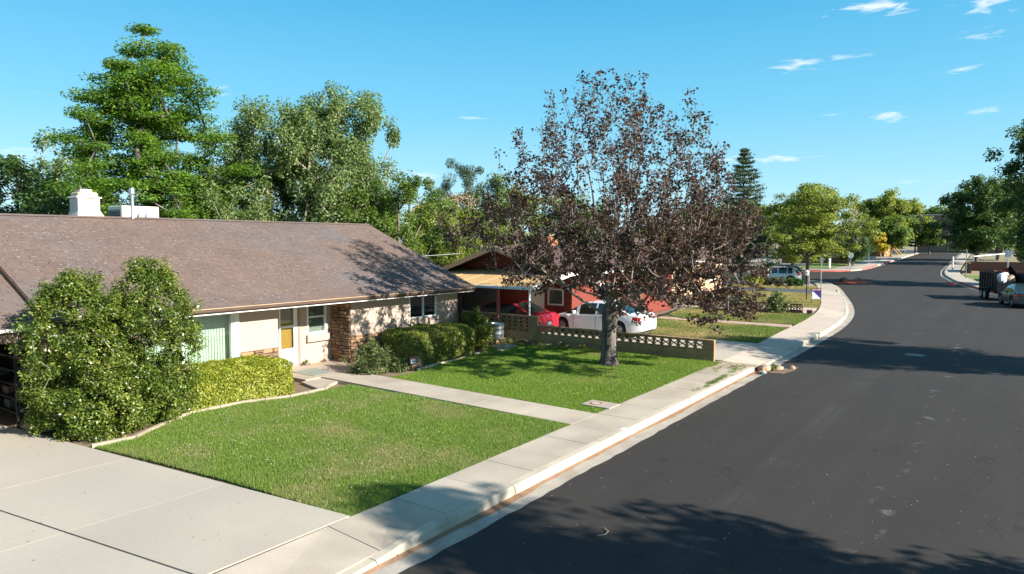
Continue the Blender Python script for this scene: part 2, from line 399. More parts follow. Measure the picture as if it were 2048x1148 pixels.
# asphalt: dark seal coat with pale drips, dark patches, fine cracks and a scraped seam
def asphalt_material():
    m = bpy.data.materials.new('asphalt_sealed'); m.use_nodes = True
    nt = m.node_tree; b = nt.nodes['Principled BSDF']
    b.inputs['Roughness'].default_value = 0.88; b.inputs['Specular IOR Level'].default_value = 0.25
    geo = N(nt, 'ShaderNodeNewGeometry'); pos = geo.outputs['Position']
    def noise(scale, detail=4, rough=0.55, vec=None, dist=0.0):
        n = N(nt, 'ShaderNodeTexNoise'); n.inputs['Scale'].default_value = scale; n.inputs['Detail'].default_value = detail
        n.inputs['Roughness'].default_value = rough; n.inputs['Distortion'].default_value = dist
        nt.links.new(vec or pos, n.inputs['Vector']); return n.outputs[0]
    st = N(nt, 'ShaderNodeMapping'); nt.links.new(pos, st.inputs[0]); st.inputs['Scale'].default_value = (0.12, 1.3, 1)
    v = math_n(nt, 'MULTIPLY_ADD', math_n(nt, 'SUBTRACT', noise(0.5), 0.5), 0.30, 1.0)
    v = math_n(nt, 'MULTIPLY_ADD', math_n(nt, 'SUBTRACT', noise(1.0, 3, 0.5, st.outputs[0]), 0.5), 0.5, v)
    v = math_n(nt, 'MULTIPLY_ADD', math_n(nt, 'SUBTRACT', noise(55, 2), 0.5), 0.75, v)
    v = math_n(nt, 'MULTIPLY_ADD', math_n(nt, 'SUBTRACT', noise(9, 3), 0.5), 0.22, v)
    # dark oval repair spots
    st2 = N(nt, 'ShaderNodeMapping'); nt.links.new(pos, st2.inputs[0]); st2.inputs['Scale'].default_value = (1.0, 1.6, 1)
    spots = ramp(nt, noise(1.7, 1, 0.3, st2.outputs[0]), [(0.72, 1.0), (0.78, 0.72)])
    v = math_n(nt, 'MULTIPLY', v, spots)
    # cracks
    vo = N(nt, 'ShaderNodeTexVoronoi', feature='DISTANCE_TO_EDGE'); vo.inputs['Scale'].default_value = 0.16
    wv = N(nt, 'ShaderNodeVectorMath', operation='ADD'); nt.links.new(pos, wv.inputs[0])
    nn = N(nt, 'ShaderNodeTexNoise'); nn.inputs['Scale'].default_value = 1.4; nn.inputs['Detail'].default_value = 5; nt.links.new(pos, nn.inputs['Vector'])
    sv = N(nt, 'ShaderNodeVectorMath', operation='SCALE'); nt.links.new(nn.outputs['Color'], sv.inputs[0]); sv.inputs['Scale'].default_value = 1.3
    nt.links.new(sv.outputs[0], wv.inputs[1]); nt.links.new(wv.outputs[0], vo.inputs['Vector'])
    crack = ramp(nt, vo.outputs[0], [(0.0, 0.62), (0.0028, 1.0)])
    crm = ramp(nt, noise(0.6, 2), [(0.48, 1.0), (0.56, 0.0)])
    crack = math_n(nt, 'MAXIMUM', crack, crm)
    v = math_n(nt, 'MULTIPLY', v, crack)
    # pale splashes in a line along the lane
    sepp = N(nt, 'ShaderNodeSeparateXYZ'); nt.links.new(pos, sepp.inputs[0])
    wob = math_n(nt, 'MULTIPLY_ADD', noise(0.3, 2), 0.5, -0.25)
    yy = math_n(nt, 'ADD', math_n(nt, 'SUBTRACT', sepp.outputs[1], 1.55), wob)
    line = ramp(nt, math_n(nt, 'ABSOLUTE', yy), [(0.05, 1.0), (0.22, 0.0)])
    blots = ramp(nt, noise(2.6, 2, 0.4), [(0.60, 0.0), (0.70, 1.0)])
    spl = math_n(nt, 'MULTIPLY', line, blots)
    spec = ramp(nt, noise(23, 1, 0.3), [(0.80, 0.0), (0.815, 1.0)])
    seam_y = math_n(nt, 'ABSOLUTE', math_n(nt, 'ADD', math_n(nt, 'SUBTRACT', sepp.outputs[1], 3.45), math_n(nt, 'MULTIPLY_ADD', noise(0.5, 2), 0.3, -0.15)))
    seam = ramp(nt, seam_y, [(0.0, 0.0), (0.05, 0.30), (0.10, 0.35), (0.30, 0.0)])
    seam = math_n(nt, 'MULTIPLY', seam, ramp(nt, noise(0.8, 3), [(0.40, 0.0), (0.6, 1.0)]))
    c = N(nt, 'ShaderNodeVectorMath', operation='SCALE'); c.inputs[0].default_value = (0.0340, 0.0300, 0.0265); nt.links.new(v, c.inputs['Scale'])
    mx1 = N(nt, 'ShaderNodeMix', data_type='RGBA'); nt.links.new(c.outputs[0], mx1.inputs[6]); mx1.inputs[7].default_value = (0.13, 0.125, 0.12, 1)
    nt.links.new(math_n(nt, 'MULTIPLY', spl, 0.75), mx1.inputs[0])
    mx2 = N(nt, 'ShaderNodeMix', data_type='RGBA'); nt.links.new(mx1.outputs[2], mx2.inputs[6]); mx2.inputs[7].default_value = (0.30, 0.28, 0.25, 1)
    nt.links.new(math_n(nt, 'MULTIPLY', spec, 0.6), mx2.inputs[0])
    mx3 = N(nt, 'ShaderNodeMix', data_type='RGBA'); nt.links.new(mx2.outputs[2], mx3.inputs[6]); mx3.inputs[7].default_value = (0.06, 0.058, 0.056, 1)
    nt.links.new(seam, mx3.inputs[0])
    nt.links.new(mx3.outputs[2], b.inputs['Base Color'])
    bp = N(nt, 'ShaderNodeBump'); bp.inputs['Strength'].default_value = 0.45; bp.inputs['Distance'].default_value = 0.012
    nt.links.new(noise(70, 3), bp.inputs['Height']); nt.links.new(bp.outputs[0], b.inputs['Normal'])
    MATS['asphalt'] = m
    return m
M_asph = asphalt_material()

# ------------------------------------------------------------------ ground, road, kerbs, pavements
LEFT = [(-40, 5.95), (5, 6.03), (12, 6.13), (20, 6.2), (30, 6.33), (35, 6.45), (38, 6.65), (42, 7.05), (46.3, 7.75), (51, 8.7), (55.6, 9.75),
        (66, 12.15), (72, 13.7), (75.5, 15.0), (78.5, 17.2), (80.3, 20.5), (81, 25), (81, 80)]
FAR = [(96, 80), (96, 24), (96.6, 20.5), (98.5, 17.6), (102, 16.3), (110, 16.05), (125, 16.2), (150, 16.4), (174, 16.6)]
RIGHT = [(-40, -4.2), (30, -4.1), (40, -3.7), (50, -2.7), (56, -1.7), (61.5, -0.6), (68.5, 1.6), (74, 3.0), (79.7, 4.2), (87, 5.6), (95, 6.9), (105, 7.6), (120, 8.0), (150, 8.8), (174, 9.3)]
def interp(path, x):
    xs = [p[0] for p in path]; ys = [p[1] for p in path]
    return float(np.interp(x, xs, ys))
def EL(x): return interp([p for p in LEFT if p[0] < 79], x)
def ER(x): return interp(RIGHT, x)
def resample(path, step):
    out = []; acc = 0
    P = [Vector((p[0], p[1], 0)) for p in path]
    # smooth once by Chaikin
    for _ in range(2):
        Q = [P[0]]
        for a, b in zip(P, P[1:]):
            Q += [a.lerp(b, 0.25), a.lerp(b, 0.75)]
        Q.append(P[-1]); P = Q
    d = [0.0]
    for a, b in zip(P, P[1:]): d.append(d[-1] + (b - a).length)
    n = int(d[-1] / step)
    xs = [p.x for p in P]; ys = [p.y for p in P]
    s = np.linspace(0, d[-1], n + 1)
    return [Vector((float(np.interp(t, d, xs)), float(np.interp(t, d, ys)), 0)) for t in s]
def normals(P):
    out = []
    for i in range(len(P)):
        a = P[max(i - 1, 0)]; b = P[min(i + 1, len(P) - 1)]
        t = (b - a).normalized(); out.append(Vector((-t.y, t.x, 0)))
    return out

st = [-300, -100, 0, 40] + list(range(76, 178, 3)) + [178, 400, 2200]
g = MB()
for a, b in zip(st, st[1:]):
    g.quad((a, -1200, gz(a) - .12), (b, -1200, gz(b) - .12), (b, 1200, gz(b) - .12), (a, 1200, gz(a) - .12))
g.build('ground', M_dry, kind='structure')

# asphalt
rng = random.Random(3)
g = MB(); xs = list(np.arange(-14, 34, 0.3)) + list(np.arange(34, 80, 0.8)) + list(np.arange(80, 176, 3.0)) + [176.0]
LP = resample(LEFT, 0.5); FP = resample(FAR, 1.0)
def left_edge(x):
    if x <= 80.6:
        c = [p for p in LP if p.y < 24]
        return min(24.0, float(np.interp(x, [p.x for p in c], [p.y for p in c])))
    if x < 96.2: return 24.0
    c = [p for p in FP if p.y < 24]
    return float(np.interp(x, [p.x for p in c], [p.y for p in c]))
rows = []
for x in xs:
    jl = rng.uniform(-.022, .022) if x < 34 else 0
    yl = left_edge(x) + jl; yr = ER(x)
    rows.append([(x, yr + (yl - yr) * t, gz(x) + 0.02 * (1 - (2 * t - 1) ** 2)) for t in (0, .25, .5, .75, 1)])
v = [p for r in rows for p in r]
f = [(i * 5 + k, (i + 1) * 5 + k, (i + 1) * 5 + k + 1, i * 5 + k + 1) for i in range(len(rows) - 1) for k in range(4)]
g.add(v, f)
g.build('road', M_asph, kind='structure', smooth=True)
g = MB(); g.quad((81, 24.0, 0.03), (96, 24.0, gz(96)), (96, 80, gz(96)), (81, 80, 0.03))
g.build('side_street', M_asph, kind='structure')

APRONS = [(-9.0, 5.3, 1.7), (22.9, 27.0, 0.9), (41.2, 44.0, 0.8), (57.0, 61.5, 1.0)]
def kerb_h(x):
    h = 0.15
    for a, b, t in APRONS:
        if a - t < x < b + t:
            k = 0 if a <= x <= b else ((a - x) / t if x < a else (x - b) / t)
            k = k * k * (3 - 2 * k)
            h = min(h, 0.03 + 0.12 * k)
    return h
def kerb(path, name, label_sections, sign=1, red=None, x_end=400, sec=3.05):
    """gutter pan with kerb sections as parts"""
    P = resample(path, sec / 6.0); nn = normals(P)
    pan = MB()
    for i in range(len(P) - 1):
        q = []
        for j in (i, i + 1):
            z = gz(P[j].x)
            a = P[j] - nn[j] * sign * 0.08; b = P[j] + nn[j] * sign * 0.40
            q.append(((a.x, a.y, z - .014), (b.x, b.y, z - .022)))
        pan.quad(q[0][0], q[1][0], q[1][1], q[0][1])
    root = pan.build(name, M_gutter, kind='structure')
    i = 0
    while i < len(P) - 1:
        e = min(i + 6, len(P) - 1); k = MB()
        prof = lambda h: [(.365, -.03), (.395, h - .025), (.42, h), (.545, h + .003), (.545, -.1)]
        vs_ = []
        for j in range(i, e + 1):
            c = P[j].copy(); t = Vector((nn[j].y, -nn[j].x, 0)) * sign
            if j == i: c = c + (P[j + 1] - P[j]).normalized() * 0.006
            if j == e: c = c - (P[j] - P[j - 1]).normalized() * 0.006
            h = kerb_h(c.x) if sign == 1 else 0.15
            for o, z in prof(h):
                q = c + nn[j] * sign * o
                vs_.append((q.x, q.y, z + gz(c.x)))
        n = e - i + 1; fs = []
        for j in range(n - 1):
            for m_ in range(4):
                fs.append((j * 5 + m_, (j + 1) * 5 + m_, (j + 1) * 5 + m_ + 1, j * 5 + m_ + 1))
        fs += [(0, 1, 2, 3, 4), tuple((n - 1) * 5 + q for q in (4, 3, 2, 1, 0))]
        k.add(vs_, fs)
        mm = M_curb
        if red and red(P[(i + e) // 2]): mm = mat('kerb_red_paint', (0.42, 0.10, 0.07), 0.8, 0.25, 2, 20, 0.2, 0.1, 40, rnd=.1)
        k.build('kerb_section', mm, root)
        i = e
    return root
kl = kerb(LEFT, 'gutter', None, 1, red=lambda p: p.x > 74 and p.x < 80)
kf = kerb(FAR, 'gutter', None, 1, red=lambda p: p.x < 140 and (int(p.x / 6) % 3 != 1 or p.x < 100), sec=4)
kr = kerb(RIGHT, 'gutter', None, -1, red=lambda p: 66 < p.x < 84, sec=4)

# reddish silt lying in the gutter
P = resample(LEFT[:9], 0.25); nn = normals(P); g = MB(); rng = random.Random(11)
prev = None
for p, n in zip(P, nn):
    if p.x < -3 or p.x > 23.2: continue
    w = 0.065 + 0.05 * math.sin(p.x * 1.3) * math.sin(p.x * 0.45 + 1) + rng.uniform(-.022, .022)
    if p.x > 20: w *= 1.8
    a = p + n * (.366 - max(w, .03)); b = p + n * .376; c = p + n * .36
    cur = ((a.x, a.y, -.015), (c.x, c.y, .004), (b.x, b.y, .012))
    if prev:
        g.quad(prev[0], cur[0], cur[1], prev[1]); g.quad(prev[1], cur[1], cur[2], prev[2])
    prev = cur
g.build('silt', M_silt, kind='stuff', label='reddish silt washed along the foot of the kerb')

# pavements, slab by slab
def pavement(path, name, joints, off0, off1, m, z_out, z_in, sign=1, gap=.011, wob=0.0):
    P = resample(path, 0.1); nn = normals(P)
    xs_ = np.array([p.x for p in P])
    bed = MB(); root = None; slabs = []
    rg = random.Random(5)
    for a, b in zip(joints, joints[1:]):
        if b is None or a is None: continue
        n = 1 if b < 34 else max(1, int((b - a) / 1.2))
        top = []
        for t in np.linspace(0, 1, n + 1):
            x = a + (b - a) * t
            x = min(max(x, a + gap / 2), b - gap / 2)
            i = int(np.argmin(abs(xs_ - x))); q = P[i].copy()
            q += Vector((-nn[i].y, nn[i].x, 0)) * -1 * 0
            dx = x - q.x; q = Vector((x, q.y + (nn[i].x / -max(nn[i].y, .2)) * dx, 0))
            o1 = off1(x) if callable(off1) else off1
            A = q + nn[i] * sign * off0; B = q + nn[i] * sign * o1
            top.append((A, B, z_out(x) + gz(x), z_in(x) + gz(x)))
        k = MB(); v = []
        tw = rg.uniform(-wob, wob)
        for A, B, za, zb in top:
            v += [(A.x, A.y, za + tw), (B.x, B.y, zb + tw), (A.x, A.y, za - .11), (B.x, B.y, zb - .11)]
        f = []
        for j in range(len(top) - 1):
            o = j * 4; p = o + 4
            f += [(o, p, p + 1, o + 1), (o + 2, o + 3, p + 3, p + 2), (o, o + 2, p + 2, p), (o + 1, p + 1, p + 3, o + 3)]
        e = (len(top) - 1) * 4
        f += [(0, 1, 3, 2), (e, e + 2, e + 3, e + 1)]
        k.add(v, f); slabs.append(k)
        for (A, B, za, zb), (A2, B2, za2, zb2) in zip(top, top[1:]):
            bed.quad((A.x - .01, A.y, za - .018), (A2.x + .01, A2.y, za2 - .018), (B2.x + .01, B2.y, zb2 - .018), (B.x - .01, B.y, zb - .018))
    root = bed.build(name, M_mortar, kind='structure')
    for k in slabs: k.build('slab', m, root)
    return root
SW_IN = lambda x: 1.6 + 0.35 * min(max((x - 24) / 8.0, 0), 1)
j1 = [-9.2, -6.9, -4.7, -2.4, -.3, 1.75, 3.95, 6.05, 7.37, 8.55, 9.68, 10.68, 11.65, 12.72, 13.92, 15.15, 16.4, 17.7, 18.95, 20.2, 21.35]
pavement(LEFT, 'pavement', j1, .552, SW_IN, M_conc_walk, lambda x: kerb_h(x) + .002, lambda x: .152, wob=.003)
j2 = [22.75, 24.2, 25.7, 27.2, 28.7, 30.2, 31.7, 33.2, 34.7, 36.2, 37.7, 39.2, 40.7, 42.2, 43.7, 45.2, 46.7, 48.2, 49.7, 51.2, 52.7, 54.2, 55.7]
pavement(LEFT, 'pavement', j2, .552, SW_IN, mat('concrete_pink', (0.46, 0.375, 0.295), 0.9, 0.08, 1.2, 30, 0.07, 0.12, 80, rnd=.05), lambda x: kerb_h(x) + .002, lambda x: .152)
j3 = [55.7, 57.5, 59.5, 61.5, 63.5, 65.5, 67.5, 69.5, 71.5, 73.5, 75.3]
pavement(LEFT, 'pavement', j3, .552, SW_IN, M_conc, lambda x: kerb_h(x) + .002, lambda x: .152)
g = MB(); g.prism([(75.3, 15.6), (76.6, 16.6), (78.2, 18.3), (79.4, 21), (79.4, 24), (77.6, 24), (76.5, 20), (74.9, 17.2)], .04, .152)
g.build('pavement', M_conc, kind='structure')
j4 = list(np.arange(103, 174, 3.0))
pavement(FAR, 'pavement', j4, .552, 2.3, M_conc, lambda x: .152, lambda x: .152)
g = MB(); g.prism([(97.2, 24), (97.6, 20.5), (99.2, 18.3), (103, 17.0), (103, 19.0), (100.5, 20.2), (99.2, 24)], gz(100) + .0, gz(100) + .16)
g.build('pavement', M_conc, kind='structure')
j5 = list(np.arange(58, 170, 2.6))
pavement(RIGHT, 'pavement', j5, .552, 2.0, M_conc, lambda x: .152, lambda x: .152, sign=-1)

# yards behind the pavements
def yard(name, xs_, y0, y1, z, m, kind='structure', label=None):
    g = MB(); prev = None
    for x in xs_:
        a = (x, y0(x) if callable(y0) else y0, gz(x) + z); b = (x, y1(x) if callable(y1) else y1, gz(x) + z)
        if prev: g.quad(prev[0], a, b, prev[1])
        prev = (a, b)
    return g.build(name, m, kind=kind, label=label)
cxs = np.arange(-14, 74.1, 1.0)
IN = lambda x: left_edge(x) + SW_IN(x) / max(math.cos(math.atan2(left_edge(x + .5) - left_edge(x - .5), 1.0)), .5)
yard('yard_ground', cxs, lambda x: IN(x) - .35 if not 21.3 < x < 22.8 else left_edge(x) + .5, 110, .095, M_dirt)
g = MB(); g.prism([(74, 17.6), (76.5, 20), (77.8, 24), (78.5, 110), (74, 110)], .02, .095); g.build('yard_ground', M_dry, kind='structure')
yard('yard_ground', [98, 104] + list(range(106, 176, 6)), lambda x: 24 if x < 100 else 18.2, 110, .06, mat('lot_asphalt_grey', (0.29, 0.25, 0.21), .9, .1, .5, 20, .1, .2, 40))
yard('yard_ground', list(np.arange(-14, 60, 2.0)) + list(range(60, 176, 4)), lambda x: ER(x) - 2.2, -110, .06, M_dry)
g = MB(); g.quad((174, -60, gz(176) - .05), (260, -60, gz(176) - .05), (260, 90, gz(176) - .05), (174, 90, gz(176) - .05))
g.build('crossing_road', mat('far_asphalt', (.09, .088, .085), .9, .1, .5, 20, .1, .1, 40), kind='structure')

# driveway of the house: concrete panels
def XJ(y): return 4.17 - .157 * (y - 7.8)
def XE(y): return 6.45 - .118 * (y - 7.9)
g = MB(); g.prism([(-8, 7.66), (6.4, 7.66), (5.3, 16.9), (5.3, 22), (-8, 22)], .05, .135)
drive = g.build('driveway', M_mortar, kind='structure')
rows = [7.70, 10.42, 13.1, 15.75, 18.6, 21.6]
for a, b in zip(rows, rows[1:]):
    cols = [lambda y: XJ(y) - 7.4, lambda y: XJ(y) - 4.9, lambda y: XJ(y) - 2.45, XJ, XE]
    for c, d in zip(cols, cols[1:]):
        gp = .014
        k = MB(); k.prism([(c(a) + gp, a + gp / 3), (d(a) - gp, a + gp / 3), (d(b) - gp, b - gp / 3), (c(b) + gp, b - gp / 3)], .06, .153 + rng.uniform(-.002, .002))
        k.build('slab', M_conc, drive)
# front walk
g = MB(); g.prism([(12.74, 7.66), (13.84, 7.66), (13.84, 18.2), (12.74, 18.2)], .05, .14)
walk = g.build('front_walk', M_mortar, kind='structure')
ys_ = [7.70, 9.15, 10.6, 12.05, 13.5, 14.9, 16.3]
for a, b in zip(ys_, ys_[1:]):
    za, zb = (.156 + .05 * (q - 7.7) / 8.6 for q in (a, b))
    k = MB(); k.add([(12.70, a + .005, .06), (13.86, a + .005, .06), (13.86, b - .005, .06), (12.70, b - .005, .06), (12.70, a + .005, za), (13.86, a + .005, za), (13.86, b - .005, zb), (12.70, b - .005, zb)],
                    [(0, 3, 2, 1), (4, 5, 6, 7), (0, 1, 5, 4), (1, 2, 6, 5), (2, 3, 7, 6), (3, 0, 4, 7)]); k.build('slab', M_conc_walk, walk)
k = MB(); k.prism([(12.15, 16.31), (14.72, 16.31), (14.72, 18.39), (12.15, 18.39)], .05, .206)
k.build('porch_slab', mat('porch_concrete', (.36, .29, .22), .9, .12, 1.5, 30, .08, .15, 60), walk)
k = MB(); k.prism([(11.7, 15.10), (12.69, 15.55), (12.69, 16.3), (12.0, 16.3)], .05, .17); k.build('slab', M_conc_walk, walk)

# neighbour drives and paths
def pave(name, poly, z, m, rows_=None, label=None):
    g = MB(); g.prism(poly, .02, z); return g.build(name, m, kind='structure', label=label)
nd = pave('driveway', [(22.72, 7.75), (27.5, 7.9), (27.5, 24), (22.72, 24)], .12, M_mortar)
for a, b in zip([7.85, 10.4, 13, 15.8, 18.6, 21.3], [10.4, 13, 15.8, 18.6, 21.3, 24]):
    for c, d in ((22.75, 25.1), (25.1, 27.5)):
        k = MB(); k.box(c + .008, d - .008, a + .008, b - .008, .05, .15); k.build('slab', M_conc, nd)
pave('garden_path', [(33.6, 8.4), (34.8, 8.6), (34.6, 16.5), (33.6, 16.5)], .14, mat('pink_gravel', (.40, .27, .20), .95, .15, 3, 40, .2, .4, 60))
pave('driveway', [(40.95, 9.2), (44.6, 9.6), (44.6, 20), (40.95, 20)], .145, mat('concrete_tan', (.46, .36, .27), .9, .08, 1, 30, .06, .1, 60))
pave('driveway', [(57.2, 12.2), (61.6, 13.3), (61.6, 30), (57.2, 30)], .15, mat('drive_asphalt', (.075, .078, .085), .9, .12, 1, 30, .1, .2, 60))
pave('driveway', [(66.5, 14.6), (73.5, 16.6), (73.5, 26), (66.5, 26)], .14, mat('drive_grey', (.26, .25, .24), .9, .1, 1, 30, .1, .2, 60))
pave('driveway', [(98.5, 26), (104, 26), (104, 36), (98.5, 36)], gz(104) + .09, M_conc)

# lawns
def lawn(poly, z, m=None):
    g = MB(); g.prism(poly, .0, z); return g.build('lawn', m or M_lawn, kind='structure')
LAWN_A = [(6.46, 7.73), (12.68, 7.70), (12.68, 15.0), (11.8, 14.97), (10.69, 14.95), (9.54, 15.36), (8.27, 15.38), (7.76, 15.1), (6.97, 14.62), (6.5, 14.3), (5.75, 14.38), (6.0, 12.8), (6.25, 10.6)]
LAWN_B = [(13.88, 7.74), (22.4, 7.76), (22.35, 8.1), (22.3, 14.6), (21.4, 16.2), (20.6, 16.0), (18.9, 15.35), (16.2, 15.05), (14.9, 14.75), (13.9, 14.9)]
lawn(LAWN_A, .14); lawn(LAWN_B, .14)
LAWN_C = [(27.7, IN(27.7) + .05), (33.5, IN(33.5) + .05), (33.5, 15.8), (27.7, 15.8)]
LAWN_D = [(34.9, IN(34.9) + .05), (40.4, IN(40.4) + .05), (40.4, 15.8), (34.7, 15.8)]
LAWN_E = [(44.7, IN(44.7) + .05), (50, IN(50) + .05), (57.1, IN(57.1) + .05), (57.1, 19), (44.7, 19)]
LAWN_F = [(61.7, IN(61.7) + .05), (66.4, IN(66.4) + .05), (66.4, 22), (61.7, 22)]
M_lawn_mid = mat('lawn_mid_soil', (0.10, 0.135, 0.025), 0.95, 0.2, 0.8, 14, 0.25, 0.4, 40, col2=(0.24, 0.20, 0.075), c2_scale=0.3)
lawn(LAWN_C, .14, M_lawn_mid); lawn(LAWN_D, .14, M_lawn_mid); lawn(LAWN_E, .14, M_lawn_dry); lawn(LAWN_F, .14, M_lawn_dry)
g = MB()
for a, b in ((104, 118), (118, 132)): g.quad((a, 20.5, gz(a) + .12), (b, 20.5, gz(b) + .12), (b, 26, gz(b) + .12), (a, 26, gz(a) + .12))
g.build('lawn', mat('lawn_far', (.13, .19, .035), .95, .2, .5, 6, .25, .3, 20), kind='structure')
g = MB(); g.quad((86, 3.2, .1), (95, 4.6, gz(95) + .1), (95, -4, gz(95) + .1), (86, -4, .1))
g.build('lawn', mat('lawn_far', (.13, .19, .035)), kind='structure')

def in_poly(px, py, poly):
    inside = np.zeros(len(px), bool); n = len(poly)
    for i in range(n):
        x0, y0 = poly[i]; x1, y1 = poly[(i + 1) % n]
        c = ((y0 > py) != (y1 > py)) & (px < (x1 - x0) * (py - y0) / (y1 - y0 + 1e-12) + x0)
        inside ^= c
    return inside
def vnoise(x, y, s, seed):
    rg = np.random.RandomState(seed); G = rg.rand(64, 64)
    x = x / s; y = y / s; xi = np.floor(x).astype(int); yi = np.floor(y).astype(int); fx = x - xi; fy = y - yi
    fx = fx * fx * (3 - 2 * fx); fy = fy * fy * (3 - 2 * fy)
    g_ = lambda a, b: G[a % 64, b % 64]
    return (g_(xi, yi) * (1 - fx) + g_(xi + 1, yi) * fx) * (1 - fy) + (g_(xi, yi + 1) * (1 - fx) + g_(xi + 1, yi + 1) * fx) * fy
def grass(poly, dens, h, w, m, seed, label, z0=.135, grow=.04, keep=None):
    rg = np.random.RandomState(seed)
    xs_ = [p[0] for p in poly]; ys__ = [p[1] for p in poly]
    n = int((max(xs_) - min(xs_) + 2 * grow) * (max(ys__) - min(ys__) + 2 * grow) * dens)
    x = rg.uniform(min(xs_), max(xs_), n); y = rg.uniform(min(ys__), max(ys__), n)
    k = in_poly(x, y, poly)
    if keep is not None: k &= keep(x, y)
    x = x[k] + rg.normal(0, grow * .6, k.sum()); y = y[k] + rg.normal(0, grow * .6, k.sum())
    n = len(x)
    big = vnoise(x, y, 0.9, seed + 1) * .6 + vnoise(x, y, 0.28, seed + 2) * .4
    hh = h * (0.45 + 0.95 * big) * rg.uniform(.65, 1.25, n)
    th = rg.uniform(0, 2 * np.pi, n); lean = rg.uniform(.1, .75, n)
    dx = np.cos(th); dy = np.sin(th)
    ww = w * rg.uniform(.7, 1.3, n)
    V = np.zeros((n, 3, 3), np.float32)
    V[:, 0, 0] = x - dy * ww; V[:, 0, 1] = y + dx * ww; V[:, 1, 0] = x + dy * ww; V[:, 1, 1] = y - dx * ww
    V[:, 0, 2] = z0; V[:, 1, 2] = z0
    V[:, 2, 0] = x + dx * hh * lean; V[:, 2, 1] = y + dy * hh * lean; V[:, 2, 2] = z0 + hh
    me = big_mesh('grass', V.reshape(-1, 3), np.arange(n * 3).reshape(n, 3), m)
    return tag(link('grass', me), label, 'grass', kind='stuff')
def grass_mat(name, g1, g2, dry, lo, hi, scale=.45):
    m = bpy.data.materials.new(name); m.use_nodes = True; nt = m.node_tree; b = nt.nodes['Principled BSDF']; out = nt.nodes['Material Output']
    geo = N(nt, 'ShaderNodeNewGeometry')
    c = ramp(nt, geo.outputs['Random Per Island'], [(0, g1), (1, g2)])
    n1 = N(nt, 'ShaderNodeTexNoise'); n1.inputs['Scale'].default_value = scale; n1.inputs['Detail'].default_value = 5; n1.inputs['Roughness'].default_value = .65
    nt.links.new(geo.outputs['Position'], n1.inputs['Vector'])
    f = math_n(nt, 'MULTIPLY_ADD', math_n(nt, 'SUBTRACT', geo.outputs['Random Per Island'], .5), .12, n1.outputs[0])
    mx_ = N(nt, 'ShaderNodeMix', data_type='RGBA'); nt.links.new(ramp(nt, f, [(lo, 0.0), (hi, 1.0)]), mx_.inputs[0])
    nt.links.new(c, mx_.inputs[6]); mx_.inputs[7].default_value = (*dry, 1)
    nt.links.new(mx_.outputs[2], b.inputs['Base Color']); b.inputs['Roughness'].default_value = .55; b.inputs['Specular IOR Level'].default_value = .3
    tr = N(nt, 'ShaderNodeBsdfTranslucent'); nt.links.new(mx_.outputs[2], tr.inputs[0])
    ms = N(nt, 'ShaderNodeMixShader'); ms.inputs[0].default_value = .4
    nt.links.new(b.outputs[0], ms.inputs[1]); nt.links.new(tr.outputs[0], ms.inputs[2]); nt.links.new(ms.outputs[0], out.inputs['Surface'])
    return m
GM_A = grass_mat('grass_a', (0.12, 0.20, 0.022), (0.27, 0.375, 0.068), (0.35, 0.33, 0.13), .49, .71, .6)
GM_B = grass_mat('grass_b', (0.12, 0.215, 0.018), (0.26, 0.385, 0.05), (0.33, 0.34, 0.10), .55, .76, .55)
GM_C = grass_mat('grass_c', (0.13, 0.19, 0.03), (0.22, 0.27, 0.055), (0.40, 0.32, 0.13), .46, .62, .3)
GM_E = grass_mat('grass_e', (0.20, 0.21, 0.05), (0.33, 0.29, 0.09), (0.42, 0.35, 0.13), .38, .60, .3)
METER = (14.35, 15.05, 7.60, 8.55)
grass(LAWN_A, 5200, .050, .0040, GM_A, 21, 'short patchy grass between driveway and front walk')
grass(LAWN_B, 3600, .055, .0048, GM_B, 22, 'bright green grass round the purple maple',
      keep=lambda x, y: ~((x > METER[0]) & (x < METER[1]) & (y > METER[2]) & (y < METER[3])))
grass(LAWN_C, 900, .07, .011, GM_C, 23, 'half dry grass beside the white sedan drive')
grass(LAWN_D, 900, .07, .012, GM_C, 24, 'green grass in front of the red brown pierced wall')
grass(LAWN_E, 400, .08, .02, GM_E, 25, 'straw coloured grass round the rent sign')
grass(LAWN_F, 300, .08, .025, GM_E, 26, 'straw coloured grass strip before the parked cars')
# clover heads in the lawn
rg = np.random.RandomState(4); n = 900
x = np.concatenate([rg.uniform(6.4, 12.6, n), rg.uniform(14, 21.5, 420)]); y = np.concatenate([rg.uniform(8, 15, n), rg.uniform(8.5, 15, 420)])
k = (in_poly(x, y, LAWN_A) | in_poly(x, y, LAWN_B)) & (vnoise(x, y, 1.6, 9) > .42); x = x[k]; y = y[k]; n = len(x)
V = np.zeros((n, 5, 3), np.float32); s = rg.uniform(.005, .010, n)
z = rg.uniform(.185, .205, n)
for i, (a, b, c) in enumerate(((1, 0, 0), (0, 1, 0), (-1, 0, 0), (0, -1, 0), (0, 0, 1))):
    V[:, i, 0] = x + a * s; V[:, i, 1] = y + b * s; V[:, i, 2] = z + c * s
F = np.array([(0, 1, 4), (1, 2, 4), (2, 3, 4), (3, 0, 4)])[None] + (np.arange(n) * 5)[:, None, None]
me = big_mesh('clover', V.reshape(-1, 3), F.reshape(-1, 3), mat('clover_white', (.7, .7, .6), .8, .1, 5, 30, .05, 0))
tag(link('clover_flowers', me), 'tiny white clover heads dotted over the lawn', 'flowers', kind='stuff')

